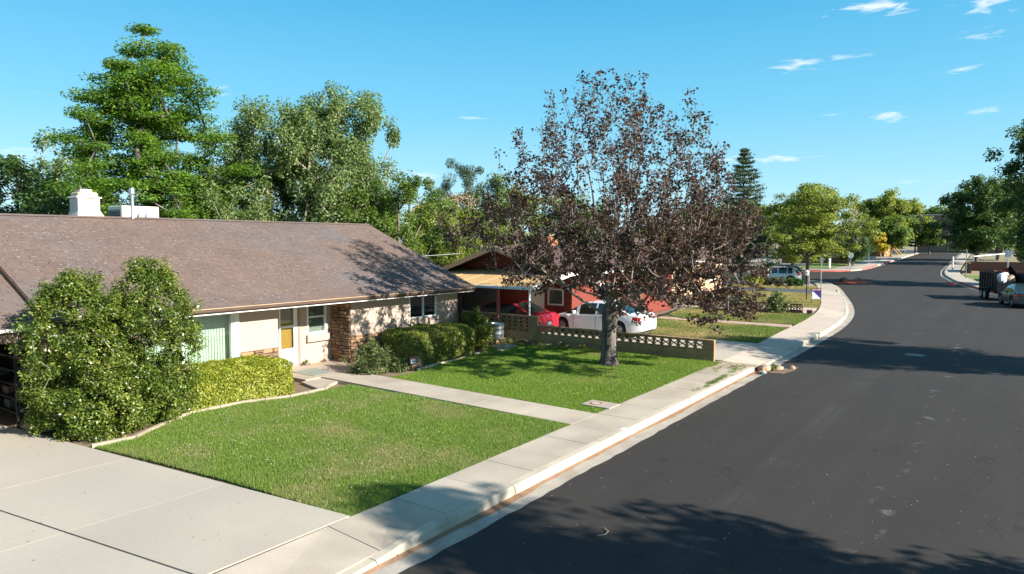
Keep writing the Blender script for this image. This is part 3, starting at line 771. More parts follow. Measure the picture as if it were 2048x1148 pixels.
# ------------------------------------------------------------------ the stucco house
def wall_cells(g, axis, pos, th, a0, a1, z0, z1, openings):
    """wall along X (axis 'x', face at y=pos) or along Y (axis 'y', face at x=pos), with rectangular openings (a0,a1,z0,z1) left open"""
    cu = sorted({a0, a1, *[o[0] for o in openings], *[o[1] for o in openings]})
    cz = sorted({z0, z1, *[o[2] for o in openings], *[o[3] for o in openings]})
    for p, q in zip(cu, cu[1:]):
        for r, s in zip(cz, cz[1:]):
            mu, mz = (p + q) / 2, (r + s) / 2
            if any(o[0] < mu < o[1] and o[2] < mz < o[3] for o in openings): continue
            if axis == 'x': g.box(p, q, pos, pos + th, r, s)
            else: g.box(pos, pos + th, p, q, r, s)
    return g
def shingles(name, parent, m, x0, x1, y_eave, z_eave, y_ridge, z_ridge, tab=.31, course=.135, seed=1, miss=.0):
    """courses of overlapping tabs on one slope, eave along X"""
    rg = random.Random(seed); L = math.hypot(y_ridge - y_eave, z_ridge - z_eave)
    sy = (y_ridge - y_eave) / L; sz = (z_ridge - z_eave) / L; ny, nz_ = (-sz, sy) if sy > 0 else (sz, -sy)
    g = MB(); n = int(L / course)
    for r in range(n + 1):
        u0 = r * course; u1 = min(u0 + course * 1.25, L)
        x = x0 - rg.uniform(0, tab)
        while x < x1:
            a = max(x + .003, x0); b = min(x + tab - .003, x1); x += tab
            if b - a < .02: continue
            t0 = .014 + rg.uniform(0, .012); t1 = .002
            d0 = u0 + rg.uniform(-.004, .004)
            def pt(xx, u, t): return (xx, y_eave + sy * u + ny * t, z_eave + sz * u + nz_ * t)
            g.add([pt(a, d0, t0), pt(b, d0, t0), pt(b, u1, t1), pt(a, u1, t1), pt(a, d0, 0), pt(b, d0, 0)],
                  [(0, 1, 2, 3), (4, 5, 1, 0)])
    o = g.build(name, m, parent); o['kind'] = 'stuff'
    return o
def window(parent, x0, x1, z0, z1, y, blinds, mull=None, rail=None, th=.05, depth=.09, bd=0.0):
    """window facing -Y in a wall face at y: frame, panes and blinds"""
    o = MB()
    o.box(x0, x1, y - .02, y + depth, z0, z0 + th); o.box(x0, x1, y - .02, y + depth, z1 - th, z1)
    o.box(x0, x0 + th, y - .02, y + depth, z0 + th, z1 - th); o.box(x1 - th, x1, y - .02, y + depth, z0 + th, z1 - th)
    if mull: o.box(mull - .03, mull + .03, y - .008, y + depth - .02, z0 + th, z1 - th)
    if rail: o.box(x0 + th, x1 - th, y - .008, y + depth - .02, rail - .025, rail + .025)
    w = o.build('window', M_white, parent)
    p = MB(); p.box(x0 + th, x1 - th, y + .035, y + .041, z0 + th, z1 - th); p.build('pane', M_glass, w)
    b = MB()
    if blinds == 'vertical':
        x = x0 + th + .01
        while x < x1 - th - .08:
            b.add([(x, y + .10 + bd, z0 + .03), (x + .085, y + .125 + bd, z0 + .03), (x + .085, y + .125 + bd, z1 - .03), (x, y + .10 + bd, z1 - .03)], [(0, 1, 2, 3)]); x += .083
        b.box(x0 - .1, x1 + .1, y + .20 + bd, y + .21 + bd, z0 - .1, z1 + .1)
        b.build('blinds', M_mint, w)
    else:
        z = z0 + .03
        while z < z1 - .03:
            b.add([(x0 + .02, y + .10, z), (x1 - .02, y + .10, z), (x1 - .02, y + .122, z + .034), (x0 + .02, y + .122, z + .034)], [(0, 1, 2, 3)]); z += .036
        b.box(x0 - .1, x1 + .1, y + .20, y + .21, z0 - .1, z1 + .1)
        b.build('blinds', M_grey_blind, w)
    return w

YL = 17.56
YR, YP, XC, XR = 18.40, 17.48, 14.80, 20.20       # recessed wall, projecting wall, inner corner, right end
EV, EZ, RV, RZ = 16.88, 2.46, 22.92, 4.95         # eave y/z, ridge y/z
XL = 5.95
FZ = .2
house = empty('house', (13, 20, .1), 'long beige stucco house with brown shingle roof and stone trim', 'house')
g = MB()
wall_cells(g, 'x', YR, .18, 12.0, XC, FZ, 2.42, [(12.74, 13.52, FZ, 2.26), (13.80, 14.58, 1.16, 2.24)])
wall_cells(g, 'x', YL, .18, XL + .3, 12.14, FZ - .08, 2.42, [(8.2, 10.70, .45, 2.22)])
wall_cells(g, 'y', 11.96, .18, YL + .181, YR - .001, FZ - .05, 2.42, [])
wall_cells(g, 'x', YP, .18, XC + .004, XR, FZ - .05, 2.42, [(17.53, 18.96, 1.40, 2.27)])
wall_cells(g, 'y', XR - .18, .18, YP + .181, 28.2, FZ - .05, 2.42, [])
wall_cells(g, 'y', XC + .004, .16, YP + .181, YR - .001, FZ - .05, 2.42, [])
wall_cells(g, 'y', XL + .12, .18, 17.6, 28.2, FZ, 2.42, [])
g.box(XL, XR, 28.2, 28.4, FZ, 2.42)
# gable ends
for xx in (XR - .18, XL + .12):
    g.add([(xx, EV + .75, 2.42), (xx, RV * 2 - EV - .75, 2.42), (xx, RV, RZ - .2), (xx + .18, EV + .75, 2.42), (xx + .18, RV * 2 - EV - .75, 2.42), (xx + .18, RV, RZ - .2)],
          [(0, 2, 1), (3, 4, 5), (0, 1, 4, 3), (1, 2, 5, 4), (2, 0, 3, 5)])
g.build('wall', M_stucco, house)
# base plinth band of the recessed wall and porch floor edge
g = MB(); g.box(12.16, XC - .02, YR - .035, YR - .002, FZ + .008, FZ + .05); g.build('skirting', M_stucco, house)
# roof
rd = MB()
def slab_roof(g, x0, x1, ye, ze, yr, zr, t=.13):
    yb = 2 * yr - ye
    g.add([(x0, ye, ze - .02), (x1, ye, ze - .02), (x1, yr, zr - .02), (x0, yr, zr - .02), (x0, ye, ze - t), (x1, ye, ze - t), (x1, yr, zr - t), (x0, yr, zr - t)],
          [(0, 1, 2, 3), (4, 7, 6, 5), (0, 4, 5, 1), (0, 3, 7, 4), (1, 5, 6, 2)])
    g.add([(x0, yb, ze - .02), (x1, yb, ze - .02), (x1, yr, zr - .02), (x0, yr, zr - .02), (x0, yb, ze - t), (x1, yb, ze - t), (x1, yr, zr - t), (x0, yr, zr - t)],
          [(0, 3, 2, 1), (4, 5, 6, 7), (0, 1, 5, 4), (0, 4, 7, 3), (1, 2, 6, 5)])
slab_roof(rd, XL, 20.50, EV, EZ, RV, RZ)
roof = rd.build('roof', M_roof_dark, house)
shingles('shingles', roof, M_shingle, XL - .02, 20.53, EV - .03, EZ - .03, RV, RZ - .012, seed=2)
shingles('shingles', roof, M_shingle, XL - .02, 20.53, 2 * RV - EV, EZ, RV, RZ - .012, tab=1.2, course=.4, seed=3)
g = MB()
x = XL
while x < 20.45:
    for s_ in (-1, 1):
        g.add([(x, RV, RZ + .022), (x + .33, RV, RZ + .016), (x + .33, RV + s_ * .14, RZ - .04), (x, RV + s_ * .14, RZ - .034)], [(0, 1, 2, 3) if s_ < 0 else (0, 3, 2, 1)])
    x += .28
o = g.build('ridge_cap', M_shingle, roof); o['kind'] = 'stuff'
rf = random.Random(4); g = MB(); L_ = math.hypot(RV - EV, RZ - EZ); sy_, sz_ = (RV - EV) / L_, (RZ - EZ) / L_
for _ in range(1500):
    u = round(rf.uniform(.3, L_ - .2) / .135) * .135; xx = rf.uniform(XL + .1, 20.3); w_ = rf.uniform(.025, .075); q0, q1 = u - .004, u + rf.uniform(.012, .028); t_ = .028
    P4 = [(xx, q0), (xx + w_, q0), (xx + w_ + .01, q1), (xx + .012, q1)]
    g.add([(a_, EV - .03 + sy_ * b_ - sz_ * t_, EZ - .03 + sz_ * b_ + sy_ * t_) for a_, b_ in P4], [(0, 1, 2, 3)])
o = g.build('pale_tab_edges', mat('shingle_fleck', (.30, .27, .25), .9, .2, 6), roof); o['kind'] = 'stuff'  # small pale flecks scattered along the shingle courses
# rake boards, fascia, gutter, soffit
for s_ in (1, -1):
    ye = EV if s_ == 1 else 2 * RV - EV
    for xx, w in ((20.505, .035), (XL - .04, .038)):
        g = MB(); g.add([(xx, ye, EZ - .03), (xx + w, ye, EZ - .03), (xx + w, RV, RZ - .03), (xx, RV, RZ - .03), (xx, ye, EZ - .2), (xx + w, ye, EZ - .2), (xx + w, RV, RZ - .2), (xx, RV, RZ - .2)],
              [(0, 1, 2, 3), (4, 7, 6, 5), (0, 4, 5, 1), (0, 3, 7, 4), (1, 5, 6, 2)])
        g.build('rake_board', M_brown_trim, house)
g = MB(); g.box(XL, 20.50, EV + .012, EV + .04, EZ - .17, EZ - .045); g.build('fascia', M_brown_trim, house)
gu = MB()
px = [(EV + .008, EZ - .155), (EV - .05, EZ - .155), (EV - .085, EZ - .12), (EV - .095, EZ - .05), (EV - .075, EZ - .045), (EV - .07, EZ - .06)]
v = [(xx, y_, z_) for xx in (XL, 20.52) for y_, z_ in px]
gu.add(v, [(i, i + 6, i + 7, i + 1) for i in range(5)] + [tuple(range(6)), tuple(range(11, 5, -1))])
gut = gu.build('gutter', M_brown_trim, house)
g = MB(); g.box(XL, 20.52, EV - .104, EV - .07, EZ - .048, EZ - .028); g.build('gutter_lip', M_tan_trim, gut)
g = MB(); g.box(XL + .05, 20.48, EV + .05, YR + .01, EZ - .20, EZ - .175); g.build('soffit', mat('soffit_cream', (.62, .54, .44), .8, .05), house)
g = MB(); g.box(XL, 20.50, EV + .0, EV + .049, EZ - .205, EZ - .175); g.build('soffit_strip', M_white, house)
dp = MB(); dp.tube((20.24, YP - .09, EZ - .22), (20.24, YP - .09, .35), .045, n=8); dp.tube((20.24, YP - .09, EZ - .2), (20.24, EV - .02, EZ - .12), .045, n=8); dp.tube((20.24, YP - .09, .35), (20.3, YP - .4, .25), .045, n=8)
dp.build('downspout', M_black, house)
# windows and door
window(house, 8.2, 10.70, .45, 2.22, YL, 'vertical', mull=9.25, th=.07, bd=.14)
window(house, 17.53, 18.96, 1.40, 2.27, YP, 'vertical', mull=18.27, th=.045, bd=-.035)
w = window(house, 13.80, 14.58, 1.16, 2.24, YR, 'h', rail=1.72, th=.06)
g = MB(); g.box(13.76, 14.64, YR - .10, YR - .003, .92, 1.15, .01); g.build('sill', M_stucco, w)
g = MB(); g.box(10.70, 10.86, YL - .05, YL - .003, .4, 2.42); g.build('window_post', M_white, house)
dr = MB()
for a in ((12.75, 12.80, FZ + .02, 2.25), (13.28, 13.42, FZ + .02, 2.25), (12.80, 13.28, FZ + .02, .80), (12.80, 13.28, 1.46, 1.53), (12.80, 13.28, 2.17, 2.25)):
    dr.box(a[0], a[1], YR - .03, YR + .015, a[2], a[3])
door = dr.build('storm_door', M_white, house)
for z0, z1 in ((.80, 1.46), (1.53, 2.17)):
    g = MB(); g.box(12.80, 13.28, YR - .012, YR - .006, z0, z1); g.build('pane', M_glass, door)
g = MB(); g.tube((13.34, YR - .075, 1.12), (13.34, YR - .03, 1.12), .016); g.tube((13.34, YR - .075, 1.06), (13.34, YR - .075, 1.18), .014); g.build('handle', M_chrome, door)
g = MB(); g.box(12.76, 13.44, YR + .075, YR + .12, FZ + .02, 2.25); g.build('inner_door', M_wood, house)
g = MB(); g.box(13.425, 13.515, YR - .055, YR - .004, FZ, 2.30); g.build('door_jamb', mat('jamb_brown', (.33, .22, .17), .7, .05), house)
# stone veneer, stone by stone
def stones(parent, name, plane, a0, a1, z0, z1, pos, seed, rowh=(.07, .15), wid=(.14, .36)):
    rg = random.Random(seed)
    bk = MB()
    if plane == 'y': bk.box(pos - .02, pos - .002, a0, a1, z0, z1)
    else: bk.box(a0, a1, pos - .02, pos - .002, z0, z1)
    root = bk.build(name, M_mortar, parent)
    cells = []; z = z0
    while z < z1 - .03:
        h = min(rg.uniform(*rowh), z1 - z)
        if z1 - z - h < .05: h = z1 - z
        u = a0
        while u < a1 - .02:
            w_ = min(rg.uniform(*wid), a1 - u)
            if a1 - u - w_ < .09: w_ = a1 - u
            if h > .11 and rg.random() < .35:
                q = h * rg.uniform(.38, .62); cells += [(u, z, w_, q), (u, z + q, w_, h - q)]
            else: cells.append((u, z, w_, h))
            u += w_
        z += h
    for u, z, w_, h in cells:
        t = rg.uniform(.03, .08); m_ = .009; b_ = min(.018, h * .22); c_ = min(w_, h) * .22
        lo, hi, bo, to = u + m_, u + w_ - m_, z + m_, z + h - m_
        p = [(lo + c_ * rg.uniform(.3, 1.2), bo), (hi - c_ * rg.uniform(.3, 1.2), bo), (hi, bo + c_ * rg.uniform(.3, 1.2)), (hi, to - c_ * rg.uniform(.3, 1.2)),
             (hi - c_ * rg.uniform(.3, 1.2), to), (lo + c_ * rg.uniform(.3, 1.2), to), (lo, to - c_ * rg.uniform(.3, 1.2)), (lo, bo + c_ * rg.uniform(.3, 1.2))]
        p = [(q[0] + rg.uniform(-.007, .007), q[1] + rg.uniform(-.007, .007)) for q in p]
        cu, cz = u + w_ / 2, z + h / 2
        q = [(cu + (s_[0] - cu) * (1 - 2 * b_ / w_), cz + (s_[1] - cz) * (1 - 2 * b_ / h)) for s_ in p]
        k = MB(); tilt = (rg.uniform(-.15, .15), rg.uniform(-.12, .12)); fr = [t + (s_[0] - cu) * tilt[0] + (s_[1] - cz) * tilt[1] + rg.uniform(-.005, .005) for s_ in q]
        def V3(uv, d): return (pos - d, uv[0], uv[1]) if plane == 'y' else (uv[0], pos - d, uv[1])
        vv = [V3(s_, .01) for s_ in p] + [V3(s_, .6 * t) for s_ in p] + [V3(s_, fr[i]) for i, s_ in enumerate(q)]
        ff = [(k0 + i, k0 + (i + 1) % 8, k0 + 8 + (i + 1) % 8, k0 + 8 + i) for k0 in (0, 8) for i in range(8)] + [tuple(range(16, 24))]
        k.add(vv, ff); k.build('stone', M_rock, root)
    return root
stones(house, 'stone_wing', 'y', YP - .055, YR - .003, FZ + .01, 2.24, XC, 5)
stones(house, 'stone_wainscot', 'x', XC + .004, XR - .03, FZ - .02, 1.08, YP, 6, rowh=(.10, .19), wid=(.18, .5))
stones(house, 'stone_wainscot', 'x', 10.88, 12.13, FZ, 1.04, YL, 8, rowh=(.09, .16), wid=(.16, .45))
# chimney of the house
ch = MB()
ch.box(9.02, 9.64, 23.02, 23.62, 4.5, 5.52); 
chim = ch.build('chimney', mat('stucco_pale', (.62, .54, .45), .95, .06, 2, 60, .06, .4, 90), roof)
g = MB(); g.box(8.97, 9.69, 22.97, 23.67, 5.52, 5.56, .01); g.build('trim', M_white, chim)
g = MB(); g.box(9.04, 9.62, 23.04, 23.60, 5.56, 5.70, .04); g.build('cap', mat('chimney_cap', (.47, .38, .26), .9, .2, 8, 40, .15, .4, 40), chim)
g = MB(); g.box(9.14, 9.48, 23.15, 23.48, 5.70, 5.79); g.build('flue', mat('flue_clay', (.55, .42, .36), .9, .1), chim)
g = MB(); g.add([(8.95, 22.90, 4.93), (9.74, 22.90, 4.93), (9.74, 23.7, 4.93), (8.95, 23.7, 4.93), (9.015, 23.015, 5.12), (9.645, 23.015, 5.12), (9.645, 23.625, 5.12), (9.015, 23.625, 5.12)],
                [(0, 1, 5, 4), (1, 2, 6, 5), (2, 3, 7, 6), (3, 0, 4, 7), (3, 2, 1, 0)]); g.build('flashing', mat('stucco_pale', (.62, .54, .45)), chim)
vp = MB(); vp.lathe((10.54, 22.85, 4.93), [(.075, 0), (.05, .12), (.05, .75), (.085, .76), (.095, .80), (.085, .84), (.095, .88), (.085, .95), (.02, .97)], 12)
vp.build('vent_pipe', M_galv, roof)
# evaporative cooler behind the ridge
ec = empty('evaporative_cooler', (11.2, 24.2, 4.4), 'cream boxy evaporative cooler standing behind the roof ridge', 'cooler')
g = MB(); g.box(10.55, 11.75, 23.6, 24.6, 4.55, 5.36, .015); body = g.build('cabinet', mat('cooler_cream', (.72, .68, .52), .5, .05), ec)
g = MB(); g.box(10.535, 10.549, 23.66, 24.54, 4.75, 5.24); pn = g.build('side_panel', mat('cooler_grey', (.22, .21, .2), .6, .05), ec)
for i in range(4):
    y0 = 23.70 + i * .205; k = MB()
    for j in range(7): k.add([(10.533, y0, 4.80 + j * .055), (10.533, y0 + .165, 4.80 + j * .055), (10.510, y0 + .165, 4.835 + j * .055), (10.510, y0, 4.835 + j * .055)], [(0, 1, 2, 3)])
    k.build('louvre', mat('cooler_louvre', (.12, .115, .11), .6, .05), pn)
g = MB()
for k in range(8):
    a0, a1 = R(90 * k / 8), R(90 * (k + 1) / 8); r_ = .55
    for x0, x1 in ((11.15, 11.74),):
        g.quad((x0 + r_ * math.sin(a0) * .9, 23.25, 4.62 + r_ * math.cos(a0)), (x0 + r_ * math.sin(a1) * .9, 23.25, 4.62 + r_ * math.cos(a1)), (x0 + r_ * math.sin(a1) * .9, 23.59, 4.62 + r_ * math.cos(a1)), (x0 + r_ * math.sin(a0) * .9, 23.59, 4.62 + r_ * math.cos(a0)))
        g.add([(x0 - .1, 23.25, 4.62), (x0 + r_ * math.sin(a0) * .9, 23.25, 4.62 + r_ * math.cos(a0)), (x0 + r_ * math.sin(a1) * .9, 23.25, 4.62 + r_ * math.cos(a1))], [(0, 1, 2)])
g.box(11.05, 11.15, 23.25, 23.59, 4.55, 5.17); g.build('duct', M_galv, ec)

# carport at the near end of the house
cp = empty('carport', (2.5, 19, .15), 'low brown shingled carport at the open end of the house', 'carport')
g = MB(); slab_roof(g, -4.5, XL - .045, EV + .05, EZ - .12, RV, RZ - .14)
cr = g.build('roof', M_roof_dark, cp)
shingles('shingles', cr, M_shingle, -4.5, XL - .045, EV + .02, EZ - .15, RV, RZ - .152, seed=12)
g = MB(); g.box(-4.5, XL - .05, EV + .055, EV + .085, EZ - .30, EZ - .17); g.build('fascia', M_brown_trim, cp)
g = MB(); g.box(-4.5, XL - .05, EV - .05, EV + .05, EZ - .19, EZ - .125, .012); g.build('gutter', mat('gutter_white', (.66, .60, .50), .5, .08), cp)
g = MB(); g.box(-4.5, XL - .05, EV + .04, EV + .10, EZ - .42, EZ - .30); g.build('header_beam', M_brown_trim, cp)
g = MB(); g.box(-4.5, XL + .1, 22.0, 22.15, .15, 2.6); g.box(-4.5, -4.35, EV + .2, 22.0, .15, 2.6); g.build('wall', mat('carport_wall', (.30, .235, .19), .9, .08), cp)
g = MB(); g.box(-4.45, XL, EV + .1, 22.1, EZ - .22, EZ - .2); g.build('ceiling', mat('soffit_cream', (.62, .54, .44)), cp)
for xx in (-4.3, -.2): 
    g = MB(); g.box(xx, xx + .12, EV + .05, EV + .17, .155, EZ - .3); g.build('post', M_brown_trim, cp)
# black shelving along the side wall of the carport
sh = empty('shelving_unit', (5.7, 18.4, .155), 'black metal shelving against the carport side wall', 'shelves')
for yy in (17.15, 18.35, 19.6, 20.9):
    for xx in (5.36, 5.98):
        g = MB(); g.box(xx, xx + .045, yy, yy + .045, .156, 2.14); g.build('post', M_black, sh)
for i in range(6):
    g = MB(); g.box(5.405, 5.98, 17.2, 20.9, .42 + i * .31, .445 + i * .31); g.build('shelf', M_black, sh)
    rgx = random.Random(i)
for i in range(9):
    zz = .445 + (i % 5) * .31; yy = 17.4 + (i * .73) % 3.0
    g = MB(); g.box(5.5, 5.8, yy, yy + .3, zz, zz + .14 + .02 * (i % 3), .01)
    g.build('storage_box', mat(f'box_{i % 3}', [(.03, .03, .035), (.10, .06, .04), (.05, .055, .06)][i % 3], .6, .1), label=f'dark storage box on the {["second","third","fourth","fifth","top"][i % 5]} black carport shelf, {["near the post","at the far end"][i // 5]}', cat='box', group='boxes on the carport shelves')
for i, (xx, yy, r_) in enumerate(((5.75, 16.5, .17), (5.5, 16.75, .13))):
    g = MB(); g.blob((xx, yy, .15 + r_ * .6), (r_ * 1.2, r_, r_ * .8), 9, 6, .2, i); g.build('rock', M_rock, label=['larger brown rock beside the big shrub at the carport', 'smaller brown rock behind the larger one at the carport'][i], cat='rock')

# ------------------------------------------------------------------ pierced block wall on the boundary
def pierced_block(kind, s, t):
    g = MB(); h = s / 2; fr = .028
    for a in ((-h, h, -h, -h + fr), (-h, h, h - fr, h), (-h, -h + fr, -h + fr, h - fr), (h - fr, h, -h + fr, h - fr)):
        g.box(-t / 2, t / 2, a[0], a[1], a[2], a[3])
    i = h - fr
    def arc(pts, w=.02):
        for p, q in zip(pts, pts[1:]): g.bar((0, p[0], p[1]), (0, q[0], q[1]), w, t * .96, up=(1, 0, 0))
    if kind == 'arc':
        for sgn in (1, -1):
            arc([(i * math.cos(R(a)) * 1.0, sgn * (i - (i * .93) * math.sin(R(a)))) for a in (0, 36, 72, 108, 144, 180)])
    else:
        for sy in (1, -1):
            for sz in (1, -1):
                arc([(sy * (i - i * .95 * math.cos(R(a))), sz * (i - i * .95 * math.sin(R(a)))) for a in (0, 30, 60, 90)], .022)
        arc([(i * .42 * math.cos(R(a)), i * .42 * math.sin(R(a))) for a in range(0, 361, 60)], .018)
    return g
def block_wall(root_name, label, x, y0, y1, rows_plain, rows_open, cap, kind, mblock, end_y, base=.1, blk=.305, th=.10, pl_h=.2):
    root = empty(root_name, (x, y0, base), label, 'block wall')
    me_open = pierced_block(kind, blk - .006, th).mesh('pierced_block', mblock)
    z = base
    def plain(a, b, z0, z1, t=th + .03):
        g = MB(); g.box(x - t / 2, x + t / 2, a + .004, b - .004, z0 + .003, z1 - .003, .006); return g.build('block', mblock, root)
    for r in range(rows_plain):
        a = y0 - (r % 2) * .2
        while a < y1 - .01:
            lo = max(a, y0); hi = min(a + .405, y1)
            if hi - lo > .03: plain(lo, hi, z, z + pl_h)
            a += .405
        z += pl_h
    zo = z
    for r in range(rows_open):
        n = int(round((y1 - end_y[1] - y0 - end_y[0]) / blk)); w_ = (y1 - end_y[1] - y0 - end_y[0]) / n
        for i in range(n):
            o = link('pierced_block', me_open, root, (0, y0 + end_y[0] + (i + .5) * w_ - y0, z + blk / 2 - base))
            o.scale = (1, w_ / blk, 1)
        z += blk
    for a, b in ((y0, y0 + end_y[0]), (y1 - end_y[1], y1)):
        if b - a < .05: continue
        zz = zo
        while zz < z - .01:
            plain(a, b, zz, min(zz + blk / 1.5, z)); zz += blk / 1.5
    if cap:
        a = y0
        while a < y1 - .01:
            b = min(a + .405, y1); plain(a, b, z, z + cap, th + .06); a = b
        z += cap
    return root, z
block_wall('block_wall', 'low grey brown pierced block wall from pavement to carport post', 22.5, 8.02, 15.20, 2, 1, .06, 'arc', M_block, (.38, .05), pl_h=.20)
block_wall('block_wall', 'taller grey brown pierced block wall under the tan carport roof', 22.5, 15.22, 19.2, 2, 2, .06, 'arc', M_block, (.40, .0), pl_h=.22)
block_wall('block_wall', 'dark red brown pierced block wall between two neighbour lawns', 40.75, 9.5, 13.9, 1, 1, .05, 'diag', M_block_red, (.0, .2), blk=.33, pl_h=.2)
g = MB(); g.box(40.65, 40.85, 8.98, 9.28, .1, .36, .01); g.build('block', M_block_red, label='single red brown block standing at the pavement end of the pierced wall', cat='block')

# ------------------------------------------------------------------ red neighbour house
nh = empty('house', (31, 19, .12), 'low red stucco house with maroon shingle roof behind the maple', 'house')
HX0, HX1, HY0, HY1 = 27.5, 39.2, 16.7, 22.6
g = MB()
wall_cells(g, 'y', HX0, .18, HY0, HY1, .12, 2.75, [(17.15, 18.05, 1.15, 1.95), (18.25, 19.1, .12, 2.1)])
wall_cells(g, 'x', HY0, .18, HX0 + .181, HX1, .12, 2.6, [(30.2, 32.2, 1.1, 2.1), (34.3, 35.2, .12, 2.1), (36.2, 38.2, 1.1, 2.1)])
g.box(HX1 - .18, HX1, HY0 + .181, HY1, .12, 2.75)
g.build('wall', M_redwall, nh)
g = MB()
for xx in (26.0, HX1 - .18):
    g = MB(); g.add([(xx, 16.3, 2.62), (xx, 22.9, 2.62), (xx, 19.5, 3.86), (xx + .15, 16.3, 2.62), (xx + .15, 22.9, 2.62), (xx + .15, 19.5, 3.86)], [(0, 2, 1), (3, 4, 5), (0, 1, 4, 3), (1, 2, 5, 4), (2, 0, 3, 5)])
    g.build('gable', mat('gable_shaded_red', (.15, .04, .03), .9, .15, 5, 30, .1, .3, 40), nh)  # wall red darkened in the colour to stand in for overhang shade
g = MB(); slab_roof(g, 25.1, HX1 + .4, 15.95, 2.78, 19.5, 4.0, .12); nroof = g.build('roof', M_brown_trim, nh)
shingles('shingles', nroof, M_shingle2, 25.08, HX1 + .42, 15.93, 2.77, 19.5, 3.995, tab=.33, course=.15, seed=31)
shingles('shingles', nroof, M_shingle2, 25.08, HX1 + .42, 23.07, 2.77, 19.5, 3.995, tab=.8, course=.3, seed=32)
g = MB(); g.box(25.1, HX1 + .4, 15.84, 15.945, 2.66, 2.76, .012); g.build('gutter', M_white, nh)
for ye, sg_ in ((15.95, 1), (23.05, -1)):
    g = MB(); g.add([(25.04, ye, 2.80), (25.095, ye, 2.80), (25.095, 19.5, 4.02), (25.04, 19.5, 4.02), (25.04, ye, 2.58), (25.095, ye, 2.58), (25.095, 19.5, 3.80), (25.04, 19.5, 3.80)],
                    [(0, 1, 2, 3), (4, 7, 6, 5), (0, 4, 5, 1), (0, 3, 7, 4), (1, 5, 6, 2)]); g.build('rake_board', M_tan_trim, nh)
g = MB(); g.box(30.0, 30.95, 19.7, 20.6, 3.6, 4.50); nch = g.build('chimney', mat('brick_orange', (.36, .15, .07), .9, .2, 5, 30, .15, .3, 40), nroof)
g = MB(); g.box(29.93, 31.02, 19.63, 20.67, 4.50, 4.57, .01); g.build('cap', mat('chim_cap', (.42, .34, .24), .9), nch)
def side_window(parent, x, y0, y1, z0, z1, m_in):
    g = MB(); t = .07
    g.box(x - .03, x + .06, y0, y1, z0, z0 + t); g.box(x - .03, x + .06, y0, y1, z1 - t, z1); g.box(x - .03, x + .06, y0, y0 + t, z0 + t, z1 - t); g.box(x - .03, x + .06, y1 - t, y1, z0 + t, z1 - t)
    w = g.build('window', M_white, parent)
    g = MB(); g.box(x + .01, x + .018, y0 + t, y1 - t, z0 + t, z1 - t); g.build('pane', M_glass, w)
    g = MB(); g.box(x + .1, x + .11, y0, y1, z0, z1); g.build('blind', m_in, w)
side_window(nh, HX0, 17.15, 18.05, 1.15, 1.95, M_grey_blind)
window(nh, 30.2, 32.2, 1.1, 2.1, HY0, 'h', mull=31.2); window(nh, 36.2, 38.2, 1.1, 2.1, HY0, 'h', mull=37.2)
g = MB(); g.box(HX0 - .02, HX0 + .05, 18.25, 19.1, .13, 2.1); d_ = g.build('door', M_white, nh)
g = MB(); g.tube((HX0 - .07, 18.36, 1.05), (HX0 - .02, 18.36, 1.05), .025); g.build('handle', M_chrome, d_)
g = MB(); g.box(34.3, 35.2, HY0 + .03, HY0 + .09, .13, 2.1); d_ = g.build('door', mat('door_brown', (.16, .08, .05), .6), nh)
g = MB(); g.tube((34.42, HY0 - .03, 1.05), (34.42, HY0 + .03, 1.05), .025); g.build('handle', M_chrome, d_)
# tan shed-roofed carport in front of it
nc = empty('carport', (24.8, 19, .12), 'tan roofed open carport sheltering the red sedan', 'carport')
g = MB(); x0, x1, ya, yb = 22.78, 26.1, 15.75, 24.2
g.add([(x0, ya, 2.34), (x1, ya, 2.86), (x1, yb, 2.86), (x0, yb, 2.34), (x0, ya, 2.26), (x1, ya, 2.78), (x1, yb, 2.78), (x0, yb, 2.26)], [(0, 1, 2, 3), (4, 7, 6, 5), (0, 4, 5, 1), (1, 5, 6, 2), (2, 6, 7, 3), (3, 7, 4, 0)])
nr = g.build('roof', M_tan_roof, nc)
for i in range(7):
    yy = ya + .6 + i * 1.2; k = MB(); k.bar((x0 + .01, yy, 2.345), (x1 - .01, yy, 2.865), .05, .022); k.build('batten', M_tan_roof, nr)
g = MB(); g.box(x0 - .09, x0 + .01, ya - .02, yb, 2.22, 2.33, .012); g.build('gutter', M_white, nc)
g = MB(); g.add([(x0, ya - .05, 2.18), (x1, ya - .05, 2.70), (x1, ya - .05, 2.88), (x0, ya - .05, 2.36), (x0, ya, 2.18), (x1, ya, 2.70), (x1, ya, 2.88), (x0, ya, 2.36)], [(0, 1, 2, 3), (7, 6, 5, 4), (0, 4, 5, 1), (3, 2, 6, 7), (0, 3, 7, 4), (1, 5, 6, 2)])
g.build('end_fascia', M_white, nc)
g = MB(); g.box(x1 - .05, x1 + .06, ya, yb, 2.64, 2.95); g.build('flashing', M_brown_trim, nc)
g = MB(); g.tube((22.92, 15.95, .62), (22.92, 15.95, 2.25), .04, n=10); g.build('post', M_white, nc)
for yy in (17.55, 20.4):
    g = MB(); g.box(22.9, 23.0, yy, yy + .1, .12, 2.27); g.build('post', mat('post_red', (.33, .10, .08), .7, .1), nc)
g = MB(); g.tube((22.92 + .75, 15.95, .15), (22.92 + .75, 15.95, 1.1), .05); g.build('bollard', mat('bollard_white', (.55, .66, .66), .6, .15), nc)
g = MB(); wall_cells(g, 'x', 22.9, .15, 22.85, 27.5, .12, 2.45, [(24.1, 25.0, .12, 2.1)]); g.build('back_wall', M_redwall, nc)
g = MB(); g.box(24.1, 25.0, 22.95, 23.0, .12, 2.1); g.build('back_door', mat('door_grey', (.12, .14, .15), .6), nc)
